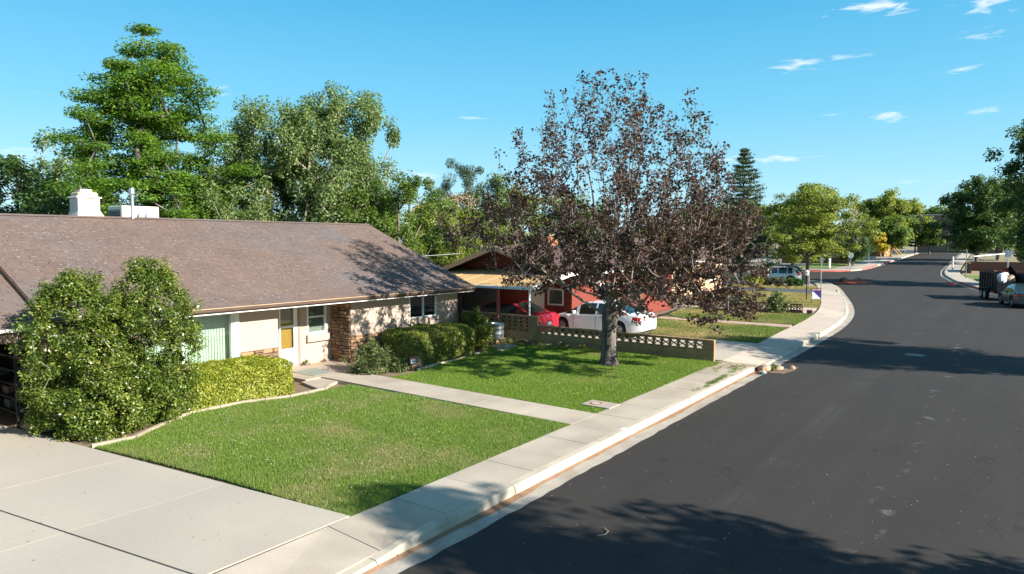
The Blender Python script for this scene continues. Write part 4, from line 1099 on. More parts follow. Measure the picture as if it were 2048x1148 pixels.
g = MB(); g.box(26.55, 26.75, 20.4, 22.85, .12, 2.3); g.build('storage_wall', mat('door_grey', (.12, .14, .15)), nc)

# further houses along the street
def plain_house(label, x0, x1, y0, y1, z, hw, hr, mw, mr, wins, doors, axis='x', chimney=None, trim=None):
    h = empty('house', ((x0 + x1) / 2, (y0 + y1) / 2, z), label, 'house')
    g = MB(); wall_cells(g, 'x', y0, .2, x0, x1, z, z + hw, [(a, b, z + c, z + d) for a, b, c, d in wins] + [(a, b, z, z + 2.05) for a, b in doors])
    g.box(x0, x0 + .2, y0 + .201, y1, z, z + hw); g.box(x1 - .2, x1, y0 + .201, y1, z, z + hw); g.box(x0 + .2, x1 - .2, y1 - .2, y1, z, z + hw)
    ym = (y0 + y1) / 2
    for xx in (x0, x1 - .2): g.add([(xx, y0, z + hw), (xx, y1, z + hw), (xx, ym, z + hr - .15), (xx + .2, y0, z + hw), (xx + .2, y1, z + hw), (xx + .2, ym, z + hr - .15)], [(0, 2, 1), (3, 4, 5), (1, 2, 5, 4), (2, 0, 3, 5)])
    g.build('wall', mw, h)
    g = MB(); slab_roof(g, x0 - .4, x1 + .4, y0 - .5, z + hw + .02, ym, z + hr, .12); r_ = g.build('roof', mr, h)
    g = MB(); g.box(x0 - .4, x1 + .4, y0 - .56, y0 - .505, z + hw - .09, z + hw + .01); g.build('fascia', M_white, h)
    for a, b, c, d in wins: window(h, a, b, z + c, z + d, y0, 'h', mull=(a + b) / 2)
    for a, b in doors:
        g = MB(); g.box(a, b, y0 + .04, y0 + .1, z + .01, z + 2.05); dd = g.build('door', mat('door_brown', (.16, .08, .05)), h)
        g = MB(); g.tube((a + .1, y0 - .02, z + 1), (a + .1, y0 + .04, z + 1), .03); g.build('handle', M_chrome, dd)
    if chimney:
        cx, cy = chimney; g = MB(); g.box(cx, cx + .9, cy, cy + .7, z + hr - .6, z + hr + .7); g.build('chimney', mat('brick_orange', (.36, .15, .07)), r_)
    return h
plain_house('peach stucco house beyond the red brown pierced wall', 46, 58, 20.2, 27, .12, 2.6, 4.4, mat('peach_stucco', (.60, .40, .24), .9, .08, 2, 40, .05, .3, 60), M_shingle2, [(48, 49.8, .9, 2.1), (54, 56.5, .9, 2.1)], [(51.5, 52.5)], chimney=(52, 24))
plain_house('tan house half hidden behind the far spruce', 62, 76, 33, 41, .1, 2.8, 5.0, mat('tan_stucco', (.58, .45, .30), .9, .08), M_roof_dark, [(64, 66, .9, 2.1), (70, 72.5, .9, 2.1)], [(68, 69)])
plain_house('pale house glimpsed between the trees behind the cooler', 15, 27, 58, 66, .1, 3.0, 5.6, mat('pale_siding', (.60, .56, .50), .9, .08), mat('roof_grey', (.22, .21, .21), .9, .1), [(17, 19, .9, 2.1), (22, 24, .9, 2.1)], [(20, 21)])
# brick church-like hall and brown hall at the end of the street
def hall(label, x0, x1, y0, y1, z, h, m, panels):
    o = empty('building', ((x0 + x1) / 2, (y0 + y1) / 2, z), label, 'building')
    g = MB(); g.box(x0, x1, y0, y1, z - .3, z + h); g.build('wall', m, o)
    g = MB(); g.box(x0 - .15, x1 + .15, y0 - .15, y1 + .15, z + h, z + h + .35, .05); g.build('parapet', mat('parapet', (.30, .27, .24), .8), o)
    for (xa, ya_, yb_, za, zb, mm, nm) in panels:
        g = MB(); g.box(xa - .08, xa - .003, ya_, yb_, z + za, z + zb); g.build(nm, mm, o)
    return o
hz = gz(180)
M_brick = mat('brick_orange2', (.40, .20, .11), .9, .15, 1, 12, .12, .3, 20)
M_brownbrick = mat('brick_brown', (.23, .14, .105), .9, .1, 1, 12, .1, .3, 20)
hall('orange brick building beside the far car park', 152, 160, 20.6, 23.2, hz - .5, 5.0, M_brick, [(152, 21.3, 21.7, 2.0, 2.8, M_black, 'window'), (152, 22.2, 22.9, .3, 2.6, M_brownbrick, 'door')])
hall('brown brick hall closing the end of the street', 188, 206, 2, 18.6, hz, 8.6, M_brownbrick, [(188, 8.6, 12.5, .4, 4.5, mat('tan_panel', (.55, .38, .2), .8), 'entrance'), (188, 15.2, 15.7, 1.5, 2.3, M_white, 'sign_plate')])

# low retaining walls and guard rail on the far right, block wall on the far left
def low_wall(label, pts, z0, z1, t, m, z_of=None):
    g = MB()
    for a, b in zip(pts, pts[1:]):
        d = Vector((b[0] - a[0], b[1] - a[1], 0)).normalized(); n_ = Vector((-d.y, d.x, 0)) * t / 2
        za, zb = gz(a[0]), gz(b[0])
        v = []
        for p, zz in ((a, za), (b, zb)):
            for s_ in (-1, 1):
                for h in (z0, z1): v.append((p[0] + n_.x * s_, p[1] + n_.y * s_, zz + h))
        g.add(v, [(0, 1, 3, 2), (4, 6, 7, 5), (0, 4, 5, 1), (2, 3, 7, 6), (1, 5, 7, 3), (0, 2, 6, 4)])
    o = g.build('retaining_wall', m, label=label, cat='wall')
    return o
low_wall('higher dark red block wall below the right-hand tree', [(100, 4.2), (106, 4.9), (106, -6)], 0, 1.25, .25, M_block_red)
low_wall('long brown timber coloured wall behind the dump trailer', [(74, -8), (86, 1.2), (90, 1.6), (90, -9)], 0, 1.0, .2, mat('wall_rust', (.21, .10, .055), .9, .12, 1, 20, .1, .3, 30))
low_wall('dark red block wall across the side street', [(118, 20.6), (118, 31)], 0, 1.1, .25, M_block_red)
low_wall('pale low wall edging the far car park', [(135, 19.5), (135, 34)], 0, .7, .25, M_conc)
gr = empty('guard_rail', (115, 1.5, gz(115)), 'white railing beside the far right pavement', 'railing')
for i in range(4):
    g = MB(); x = 109 + i * 4.2; g.box(x, x + .14, 4.2 - i * 1.1, 4.34 - i * 1.1, gz(x), gz(x) + 1.9); g.build('post', M_white, gr)
g = MB(); g.bar((109, 4.27, gz(109) + 1.8), (121.7, .97, gz(121.7) + 1.8), .12, .1); g.build('rail', M_white, gr)

# ------------------------------------------------------------------ vehicles
def car(label, loc, heading, paint, spec_):
    """heading: angle of the car's front. spec_: dict of side profile"""
    L, W = spec_['L'], spec_['W']; hw0 = W / 2
    root = empty('car', loc, label, 'car', group='parked cars', rz=heading)
    top = spec_['top']; wb = spec_['wheels']; wr = spec_.get('wr', .33)
    xs_ = np.linspace(-L / 2, L / 2, 74)
    tx = [p[0] for p in top]; tz = [p[1] for p in top]
    g = MB(); n = len(xs_); ring = None; verts = []; 
    for x in xs_:
        zt = float(np.interp(x, tx, tz)); e = (abs(x) / (L / 2))
        hw = hw0 * (1 - .16 * max(0, (e - .72) / .28) ** 2.2)
        zb = .21 + .10 * max(0, (e - .86) / .14) ** 2
        for cx in wb:
            d = abs(x - cx); rr = wr + .065
            if d < rr: zb = max(zb, min(math.sqrt(rr * rr - d * d) + wr - .02, zt - .12))
        zm = zb + (zt - zb) * .55
        half = [(0, zb), (hw * .90, zb), (hw * .985, zb + .05), (hw, zm), (hw * .985, zb + (zt - zb) * .78), (hw * .94, zt - .035), (hw * .86, zt), (hw * .45, zt + .022), (0, zt + .03)]
        verts += [(x, y, z) for y, z in half] + [(x, -y, z) for y, z in half[-2:0:-1]]
    R_ = 16; f = []
    for i in range(n - 1):
        for k in range(R_): f.append((i * R_ + k, (i + 1) * R_ + k, (i + 1) * R_ + (k + 1) % R_, i * R_ + (k + 1) % R_))
    f += [tuple(range(R_)), tuple(range((n - 1) * R_ + R_ - 1, (n - 1) * R_ - 1, -1))]
    g.add(verts, f); body = g.build('body', paint, root, local=True, smooth=True)
    # cabin
    cab = spec_['cab']            # (x, z roofline) from rear base to front base; first and last sit on the belt
    cxs_ = np.linspace(cab[0][0], cab[-1][0], 40); cx_ = [p[0] for p in cab]; cz_ = [p[1] for p in cab]
    r0, r1 = spec_['roof']        # roof panel between these x
    sidew = []; pan = MB(); rear = MB(); wind = MB(); pils = []; prev = None; was = None
    for x in cxs_:
        zr = float(np.interp(x, cx_, cz_)); zb = float(np.interp(x, tx, tz)) - .03; hh = max(zr - zb, .001)
        wb_ = hw0 * .93; wt = hw0 * (.93 - .22 * min(hh / .5, 1.1))
        cur = [(x, wb_, zb), (x, wb_ + (wt - wb_) * .5 + .012, zb + hh * .52), (x, wt, zb + hh * .9), (x, wt * .86, zr), (x, 0, zr + .018)]
        if prev:
            xm = (x + prev[0][0]) / 2
            isp = any(abs(xm - p) < w_ for p, w_ in spec_['pillars'])
            if isp != was:
                (pils if isp else sidew).append({1: MB(), -1: MB()}); was = isp
            for s_ in (1, -1):
                q = lambda p: (p[0], p[1] * s_, p[2])
                for k in range(4):
                    tgt = (pils if isp else sidew)[-1][s_] if k < 2 else (pan if k == 2 or r0 < xm < r1 else (rear if xm <= r0 else wind))
                    a = [q(prev[k]), q(cur[k]), q(cur[k + 1]), q(prev[k + 1])]
                    tgt.add(a, [(0, 1, 2, 3) if s_ < 0 else (3, 2, 1, 0)])
        prev = cur
    MI = mat('car_interior', (.025, .026, .028), .7, .1, 4, 20, .05, 0)
    MG = mat('car_glass_solid', (.012, .02, .02), .06, 0, 4, 20, 0, 0, spec=.9)
    pan.build('roof', paint, root, local=True, smooth=True)
    for lst, nm, mm in ((sidew, 'side_window', MG), (pils, 'pillar', paint)):
        for dd in lst:
            for s_ in (1, -1): dd[s_].build(nm, mm, root, local=True, smooth=True)
    wind.build('windscreen', MG, root, local=True, smooth=True); rear.build('rear_window', MG, root, local=True, smooth=True)
    for cx in wb:
        for s_ in (1, -1):
            y = s_ * (hw0 - .115)
            k = MB(); a = Vector((cx, y - s_ * .0, wr))
            prof = [(wr * .62, -.10), (wr * .93, -.105), (wr, -.07), (wr, .07), (wr * .93, .105), (wr * .62, .10)]
            N_ = 22; v = []
            for r_, o_ in prof:
                for i in range(N_): t = 2 * math.pi * i / N_; v.append((cx + r_ * math.cos(t), y + o_, wr + r_ * math.sin(t)))
            ff = []
            for p in range(6):
                for i in range(N_): ff.append((p * N_ + i, p * N_ + (i + 1) % N_, ((p + 1) % 6) * N_ + (i + 1) % N_, ((p + 1) % 6) * N_ + i))
            k.add(v, ff); wh = k.build('wheel', M_rubber, root, local=True, smooth=True)
            k = MB(); yo = y + s_ * .085
            k.tube((cx, y - s_ * .02, wr), (cx, y + s_ * .03, wr), wr * .60, n=20)
            for i in range(5):
                t = 2 * math.pi * i / 5 + .3
                k.bar((cx, yo, wr), (cx + wr * .60 * math.cos(t), yo, wr + wr * .60 * math.sin(t)), .07, .03, up=(0, 1, 0))
            k.tube((cx, yo - s_ * .02, wr), (cx, yo + s_ * .012, wr), .05, n=10)
            k.build('rim', M_alloy, wh, local=True)
    for s_ in (1, -1):
        zt = float(np.interp(-L / 2, tx, tz)); zf = float(np.interp(L / 2, tx, tz))
        tl = spec_['tail']; k = MB()
        y0, y1 = tl[0] * hw0, .93 * hw0; xo = -L / 2
        k.add([(xo - .012, s_ * y0, tl[1]), (xo + .03, s_ * y1, tl[1] + .01), (xo + .03, s_ * y1, tl[2]), (xo - .012, s_ * y0, tl[2]), (xo + .34, s_ * (hw0 + .004) * .985, tl[1] + .05), (xo + .34, s_ * (hw0 + .004) * .985, tl[2])],
              [(0, 1, 2, 3), (1, 4, 5, 2)]); k.build('tail_light', M_redlamp, root, local=True)
        k = MB(); xo = L / 2; h1 = zf + .01
        k.add([(xo + .008, s_ * .5 * hw0, h1 - .14), (xo - .05, s_ * .90 * hw0, h1 - .12), (xo - .08, s_ * .90 * hw0, h1), (xo - .01, s_ * .5 * hw0, h1 - .02), (xo - .34, s_ * hw0 * .965, h1 - .02), (xo - .36, s_ * hw0 * .955, h1 + .05)],
              [(0, 1, 2, 3), (1, 4, 5, 2)]); k.build('head_light', M_clearlamp, root, local=True)
        xm = spec_['mirror']; zm = float(np.interp(xm, tx, tz)); k = MB()
        k.box(xm - .05, xm + .07, min(s_ * (hw0 - .02), s_ * (hw0 + .17)), max(s_ * (hw0 - .02), s_ * (hw0 + .17)), zm + .01, zm + .14, .02); k.build('mirror', paint, root, local=True)
        for xh in spec_['handles']:
            k = MB(); zz = float(np.interp(xh, tx, tz)) - .14
            ya_, yb_ = sorted((s_ * (hw0 * .96), s_ * (hw0 + .02))); k.box(xh - .09, xh + .09, ya_, yb_, zz, zz + .025); k.build('door_handle', M_chrome, root, local=True)
        for xd in spec_['seams']:
            k = MB(); zz = float(np.interp(xd, tx, tz))
            ya_, yb_ = sorted((s_ * hw0 * .97, s_ * (hw0 * 1.0 + .0015))); k.box(xd - .006, xd + .006, ya_, yb_, .30, zz - .12); k.build('door_seam', M_black, root, local=True)
    k = MB(); k.box(-L / 2 - .02, -L / 2 + .02, -.16, .16, spec_['plate'], spec_['plate'] + .13); k.build('plate', M_white, root, local=True)
    k = MB(); k.box(-L / 2 + .12, L / 2 - .12, -hw0 * .8, hw0 * .8, .2, .32); k.build('underbody', M_black, root, local=True)
    return root
SEDAN = dict(L=4.75, W=1.82, top=[(-2.375, .86), (-2.25, .98), (-1.7, 1.00), (-1.0, .95), (.6, .90), (1.15, .89), (1.7, .80), (2.2, .66), (2.375, .55)],
             cab=[(-1.85, .98), (-1.05, 1.38), (-.5, 1.44), (.1, 1.43), (.5, 1.34), (1.25, .88)], roof=(-1.0, .42), wheels=(-1.38, 1.42),
             pillars=[(-1.35, .13), (-.32, .05), (.62, .05)], tail=(.45, .72, .90), mirror=.72, handles=(-.55, .42), seams=(-1.0, -.3, .8), plate=.5)
SUV = dict(L=4.45, W=1.84, wr=.36, top=[(-2.225, .98), (-2.1, 1.06), (-1.0, 1.03), (.6, 1.0), (1.05, 1.0), (1.6, .93), (2.05, .80), (2.225, .66)],
           cab=[(-2.12, 1.05), (-1.85, 1.42), (-1.5, 1.58), (-.6, 1.65), (.0, 1.63), (.35, 1.56), (1.15, .99)], roof=(-1.7, .3), wheels=(-1.3, 1.36),
           pillars=[(-1.62, .16), (-1.0, .05), (-.18, .05), (.55, .05)], tail=(.55, .85, 1.05), mirror=.68, handles=(-.6, .35), seams=(-.95, -.18, .75), plate=.75)
P_white = mat('paint_white', (.72, .72, .73), .22, .01, 2, 30, .01, 0, spec=.5, coat=.6)
P_red = mat('paint_red', (.30, .012, .03), .25, .03, 2, 30, .02, 0, spec=.5, coat=.6)
P_teal = mat('paint_teal', (.018, .036, .042), .25, .03, 2, 30, .02, 0, spec=.4, coat=.4)
P_blue = mat('paint_blue', (.025, .05, .075), .2, .03, 2, 30, .02, 0, metal=.3, spec=.5, coat=.7)
P_silver = mat('paint_silver', (.50, .53, .54), .2, .02, 2, 30, .02, 0, metal=.2, spec=.5, coat=.7)
car('white sedan parked nose in on the drive behind the maple trunk', (26.55, 14.7, .152), R(90), P_white, SEDAN)
car('dark red sedan standing under the tan carport roof', (24.2, 18.2, .152), R(91), P_red, SEDAN)
car('silver white compact SUV parked across the far drive', (70.3, 18.9, .142), R(100), P_silver, SUV)
car('dark blue SUV parked behind the silver white one', (74.4, 19.6, .142), R(96), P_blue, SUV)
car('dark teal sedan parked at the kerb behind the dump trailer', (55.4, -.55, .02), R(13), P_teal, SEDAN)

# tipping trailer heaped with scrap
tr = empty('dump_trailer', (61.4, .55, .02), 'black high-sided dump trailer loaded with scrap', 'trailer', rz=R(15))
M_trail = mat('trailer_black', (.018, .018, .02), .45, .15, 3, 20, .1, .05, 30)
def tp(name, boxes, m=M_trail):
    g = MB()
    for b in boxes: g.box(*b)
    return g.build(name, m, tr, local=True)
tp('floor', [(-2.1, 2.1, -.93, .93, .72, .80)])
for s_ in (1, -1):
    sd_ = tp('side_wall', [(-2.1, 2.1, min(s_ * .93, s_ * .97), max(s_ * .93, s_ * .97), .80, 1.95)])
    for i in range(7):
        x = -2.05 + i * .66; k = MB(); k.box(x, x + .09, min(s_ * .97, s_ * 1.03), max(s_ * .97, s_ * 1.03), .72, 1.97); k.build('stake', M_trail, sd_, local=True)
tp('front_wall', [(2.06, 2.1, -.93, .93, .80, 1.95)])
tp('tailgate', [(-2.14, -2.101, -.93, .93, .72, 1.30)])
tp('chassis', [(-2.1, 3.0, -.5, -.4, .5, .71), (-2.1, 3.0, .4, .5, .5, .71), (3.0, 3.9, -.07, .07, .5, .62)])
tp('bumper', [(-2.28, -2.15, -.9, .9, .55, .70)])
for s_ in (1, -1):
    k = MB(); k.box(-2.295, -2.281, min(s_ * .62, s_ * .8), max(s_ * .62, s_ * .8), .58, .67); k.build('tail_light', M_redlamp, tr, local=True)
    tp('fender', [(-.95, .95, min(s_ * .98, s_ * 1.28), max(s_ * .98, s_ * 1.28), .80, .84), (-.95, -.91, min(s_ * .98, s_ * 1.28), max(s_ * .98, s_ * 1.28), .5, .799), (.91, .95, min(s_ * .98, s_ * 1.28), max(s_ * .98, s_ * 1.28), .5, .799)])
    for cx in (-.46, .46):
        k = MB(); k.tube((cx, s_ * 1.02, .37), (cx, s_ * 1.25, .37), .37, n=20); wh = k.build('wheel', M_rubber, tr, local=True)
        k = MB(); k.tube((cx, s_ * 1.2, .37), (cx, s_ * 1.262, .37), .22, n=16); k.build('rim', M_alloy, wh, local=True)
rt = Matrix.Rotation(R(15), 4, 'Z')
def on_trailer(x, y, z):
    q = rt @ Vector((x, y, z)); return (61.4 + q.x, .55 + q.y, .02 + q.z)
JUNK = [('scrap_bag', 'bulging white bag in the scrap trailer', (.7, .7, .72), (-1.3, .45, 1.55), (.4, .32, .38)),
        ('scrap_bag', 'tan sack slumped in the middle of the scrap trailer', (.45, .33, .22), (-1.0, -.15, 1.5), (.36, .33, .3)),
        ('scrap_bag', 'pale crumpled bag beside the tan sack in the trailer', (.6, .58, .55), (-.6, .1, 1.7), (.3, .3, .28)),
        ('scrap_bucket', 'red tub on top of the trailer scrap', (.35, .02, .025), (.1, -.2, 2.0), (.22, .2, .2)),
        ('scrap_heap', 'dark heap of junk filling the scrap trailer', (.035, .035, .04), (.2, 0, 1.1), (1.8, .88, .75))]
for i, (nm, lb, c, p, r_) in enumerate(JUNK):
    g = MB(); g.blob(on_trailer(*p), r_, 12, 8, .16, i + 3)
    g.build(nm, mat('junk_' + str(i), c, .7, .2, 4, 20, .1, .3, 15), label=lb, cat=nm.split('_')[1])
g = MB(); g.box(-.95, .95, -.03, .03, -.42, .42); o = g.build('plywood_sheet', M_trail, local=True, label='dark board leaning on the far side of the trailer', cat='board')
o.location = on_trailer(.6, -.6, 1.9); o.rotation_euler = (R(-30), R(14), R(15))

# ------------------------------------------------------------------ vegetation
def grow(trunk, targets, rg, seg=.5, droop=0.0, up_pen=.9, jitter=.06):
    """branch skeleton: every target is joined to the nearest suitable node already grown"""
    pos = [np.array(p, float) for p in trunk]; par = [-1] + list(range(len(trunk) - 1))
    base = pos[0]
    order = np.argsort([np.linalg.norm(t - np.array(trunk[min(len(trunk) - 1, 2)])) for t in targets])
    tips = []
    for oi in order:
        t = np.asarray(targets[oi]); A = np.array(pos)
        d = np.linalg.norm(A - t, axis=1); pen = up_pen * np.maximum(0, A[:, 2] - t[2] + .35 * d)
        cost = d + pen; cost[0] += 3
        i = int(np.argmin(cost)); p0 = A[i]; L = d[i]; n = max(1, int(L / seg))
        mid = (p0 + t) / 2 + np.array([0, 0, (.12 - droop) * L]) + rg.normal(0, jitter * L, 3)
        last = i
        for k in range(1, n + 1):
            s = k / n; q = (1 - s) ** 2 * p0 + 2 * s * (1 - s) * mid + s * s * t
            pos.append(q + (rg.normal(0, .02, 3) if k < n else 0)); par.append(last); last = len(pos) - 1
        tips.append(last)
    return np.array(pos), np.array(par), np.array(tips)
def radii(par, tips, r_tip, r_base, expo=2.3):
    n = len(par); c = np.zeros(n); c[tips] += 1
    ch = np.bincount(par[par >= 0], minlength=n)
    c[(ch == 0)] = np.maximum(c[ch == 0], 1)
    for i in range(n - 1, 0, -1): c[par[i]] += c[i]
    r = r_tip * np.power(np.maximum(c, 1), 1 / expo)
    return r * np.where(r > r_tip * 1.5, r_base / max(r[0], 1e-6), 1) if r[0] > 0 else r
def tubes(pos, par, r, sides=6, trunk_n=0, flare=1.0):
    idx = np.where(par >= 0)[0]; p0 = pos[par[idx]]; p1 = pos[idx]; r0 = r[par[idx]].copy(); r1 = r[idx]
    r0 = np.minimum(r0, r1 * 1.6 + .002)
    d = p1 - p0; L = np.linalg.norm(d, axis=1, keepdims=True) + 1e-9; d = d / L
    ref = np.where(np.abs(d[:, 2:3]) > .95, np.array([[1., 0, 0]]), np.array([[0, 0, 1.]]))
    a = np.cross(d, ref); a /= np.linalg.norm(a, axis=1, keepdims=True) + 1e-9; b = np.cross(d, a)
    t = np.linspace(0, 2 * np.pi, sides, endpoint=False); ct = np.cos(t)[None, :, None]; stt = np.sin(t)[None, :, None]
    off = a[:, None] * ct + b[:, None] * stt
    p1e = p1 + d * (r1[:, None] * .4)
    V = np.stack([p0[:, None] + off * r0[:, None, None], p1e[:, None] + off * r1[:, None, None]], 1).reshape(-1, 3)
    E_ = len(idx); k = np.arange(sides); kn = (k + 1) % sides
    F = np.stack([k, kn, sides + kn, sides + k], 1)[None] + (np.arange(E_) * 2 * sides)[:, None, None]
    return V, F.reshape(-1, 4)
def trunk_mesh(path, rad, sides=14, seed=0):
    """closed tapering trunk with root flare and uneven bark outline"""
    rg = np.random.RandomState(seed); V = []; lob = rg.uniform(0, 6.28, 4)
    for k, (p, r) in enumerate(zip(path, rad)):
        for i in range(sides):
            t = 2 * math.pi * i / sides
            w = 1 + .07 * math.sin(3 * t + lob[0]) + .05 * math.sin(5 * t + lob[1] + k * .3) + rg.uniform(-.025, .025)
            V.append((p[0] + r * w * math.cos(t), p[1] + r * w * math.sin(t), p[2]))
    n = len(path); F = []
    for k in range(n - 1):
        for i in range(sides): j = (i + 1) % sides; F.append((k * sides + i, k * sides + j, (k + 1) * sides + j, (k + 1) * sides + i))
    return np.array(V), np.array(F)
def leaf_verts(P, rg, size, aspect=.6, up=.5, out=None, droop=0.0, fold=.18, size_var=.35):
    """diamond leaves centred at P"""
    n = len(P)
    nrm = rg.normal(0, 1, (n, 3)); nrm[:, 2] = np.abs(nrm[:, 2]) + up
    if out is not None: nrm += out * .7
    nrm /= np.linalg.norm(nrm, axis=1, keepdims=True)
    ax = rg.normal(0, 1, (n, 3)); ax[:, 2] -= droop; ax -= nrm * np.sum(ax * nrm, 1, keepdims=True)
    ax /= np.linalg.norm(ax, axis=1, keepdims=True) + 1e-9
    bx = np.cross(nrm, ax)
    s = size * rg.uniform(1 - size_var, 1 + size_var, (n, 1))
    V = np.zeros((n, 4, 3), np.float32)
    V[:, 0] = P - ax * s * .5; V[:, 2] = P + ax * s * .5
    V[:, 1] = P + bx * s * aspect * .5 + nrm * s * fold - ax * s * .08; V[:, 3] = P - bx * s * aspect * .5 + nrm * s * fold - ax * s * .08
    return V.reshape(-1, 3)
def leaf_obj(name, V, m, parent=None, origin=(0, 0, 0)):
    n = len(V) // 4
    me = big_mesh(name, V - np.array(origin, np.float32), np.arange(n * 4).reshape(n, 4), m)
    return link(name, me, parent)
def clump_points(centres, per, radii_, rg, shell=.35, counts=None):
    n = len(centres); idx = np.repeat(np.arange(n), per if counts is None else counts)
    d = rg.normal(0, 1, (len(idx), 3)); d /= np.linalg.norm(d, axis=1, keepdims=True)
    u = rg.uniform(0, 1, len(idx)) ** shell
    sc_ = rg.uniform(.7, 1.25, n)[idx]
    return centres[idx] + d * (u * sc_)[:, None] * np.array(radii_)[None], d
def finish_tree(name, label, base, wood, leaves, bark, leafm, cat='tree', group=None, trunkV=None):
    t = empty(name, tuple(base), label, cat, group)
    V, F = wood
    if trunkV is not None:
        V2, F2 = trunkV; F2 = F2 + len(V); V = np.vstack([V, V2]); F = np.vstack([F, F2])
    me = big_mesh('trunk', V - np.array(base), F, bark)
    me.polygons.foreach_set('use_smooth', np.ones(len(me.polygons), bool))
    link('trunk', me, t)
    if leaves is not None: leaf_obj('crown', leaves, leafm, t, base)
    return t
def env_targets(rg, n, base, z0, z1, prof, bias=.6, sx=1.0, sy=1.0, lean=(0, 0), noise=.25, seed=0):
    """points in a crown: prof(t) gives radius at t in 0..1 from z0 to z1"""
    out = []; ph = rg.uniform(0, 6.28, 6)
    while len(out) < n:
        t = rg.uniform(0, 1); r = prof(t)
        if rg.uniform(0, 1) > (r / max(prof(q / 10) for q in range(11))) ** 1.3 + .04: continue
        a = rg.uniform(0, 6.283)
        lob = 1 + noise * (math.sin(3 * a + ph[0] + 5 * t) * .5 + math.sin(5 * a + ph[1] - 7 * t) * .35 + math.sin(2 * a + 9 * t + ph[2]) * .4)
        rr = r * lob * rg.uniform(0, 1) ** bias
        z = z0 + (z1 - z0) * t
        out.append((base[0] + rr * math.cos(a) * sx + lean[0] * t, base[1] + rr * math.sin(a) * sy + lean[1] * t, z))
    return np.array(out)
def std_tree(name, label, base, h, z0, prof, n_cl, per, crad, lsize, leafm, bark, seed, tr=.16, bias=.55, aspect=.55, droop=0.0, sx=1, sy=1, noise=.3, lean=(0, 0), up=.5, ldroop=0.0, group=None, fork=.3, twig=.012, sparse=0.0, out_w=True):
    rg = np.random.RandomState(seed); base = np.array([base[0], base[1], base[2] if len(base) > 2 else .1])
    T = env_targets(rg, n_cl, base, base[2] + z0, base[2] + h, prof, bias, sx, sy, lean, noise)
    tz = np.linspace(0, h * .86, 10)
    trunk = [(base[0] + lean[0] * z / h + rg.normal(0, .03), base[1] + lean[1] * z / h + rg.normal(0, .03), base[2] + z) for z in tz]
    pos, par, tips = grow(trunk, T, rg, seg=max(.5, h / 18), droop=droop)
    r = radii(par, tips, twig, tr)
    zrel = (pos[:10, 2] - base[2]) / h; r[:10] = np.maximum(tr * (1 - zrel) ** .8, twig * 2)
    wood = tubes(pos, par, r, 5)
    tv = trunk_mesh([trunk[0]] + [(trunk[0][0], trunk[0][1], trunk[0][2] + .25)] + trunk[1:4], [tr * 1.45, tr * 1.08, tr * .95, tr * .85, tr * .74], 10, seed)
    cnt = None
    if sparse: cnt = (per * rg.uniform(1 - sparse, 1 + sparse * .6, n_cl)).astype(int)
    P, d = clump_points(T, per, crad, rg, .45, cnt)
    V = leaf_verts(P, rg, lsize, aspect, up, d if out_w else None, ldroop)
    return finish_tree(name, label, base, wood, V, bark, leafm, trunkV=tv, group=group)

LM_maple = leaf_mat('leaf_purple', (.028, .018, .015), (.108, .066, .054), .52, .25, .3, tip=(.15, .095, .07), tip_amt=.25, clump=1.2)
LM_locust = leaf_mat('leaf_bright_green', (.060, .13, .018), (.20, .335, .05), .5, .38, clump=.6)
LM_elm = leaf_mat('leaf_elm', (.080, .138, .044), (.225, .305, .11), .5, .3, tip=(.33, .37, .16), tip_amt=.15, clump=.7)
LM_deep = leaf_mat('leaf_deep_green', (0.030, 0.068, 0.016), (0.095, 0.169, 0.041), .5, .25, clump=.7)
LM_yg = leaf_mat('leaf_yellow_green', (.11, .155, .028), (.31, .355, .075), .5, .35, clump=.6)
LM_mid = leaf_mat('leaf_mid_green', (0.061, 0.115, 0.022), (0.189, 0.270, 0.054), .5, .3, clump=.7)
LM_pine = leaf_mat('leaf_pine', (0.030, 0.057, 0.030), (0.101, 0.142, 0.068), .6, .1, clump=.8)
LM_shrub = leaf_mat('leaf_glossy_shrub', (.055, .095, .014), (.19, .26, .042), .33, .28, .5, tip=(.32, .34, .08), tip_amt=.22, clump=1.8)
LM_hedge = leaf_mat('leaf_golden_hedge', (.155, .205, .016), (.40, .43, .055), .4, .3, .4, tip=(.58, .55, .14), tip_amt=.2, clump=3.0)
LM_hedge2 = leaf_mat('leaf_box_hedge', (.07, .115, .018), (.26, .30, .05), .38, .25, .45, tip=(.42, .40, .09), tip_amt=.18, clump=2.2)
LM_rose = leaf_mat('leaf_rose', (0.047, 0.088, 0.027), (0.176, 0.230, 0.081), .38, .25, .45, tip=(0.324, 0.311, 0.108), tip_amt=.2, clump=3)
LM_straw = leaf_mat('leaf_straw', (0.270, 0.203, 0.121), (0.513, 0.419, 0.270), .7, .2)
LM_yellow = leaf_mat('leaf_yellow', (0.378, 0.311, 0.041), (0.675, 0.567, 0.095), .6, .3)

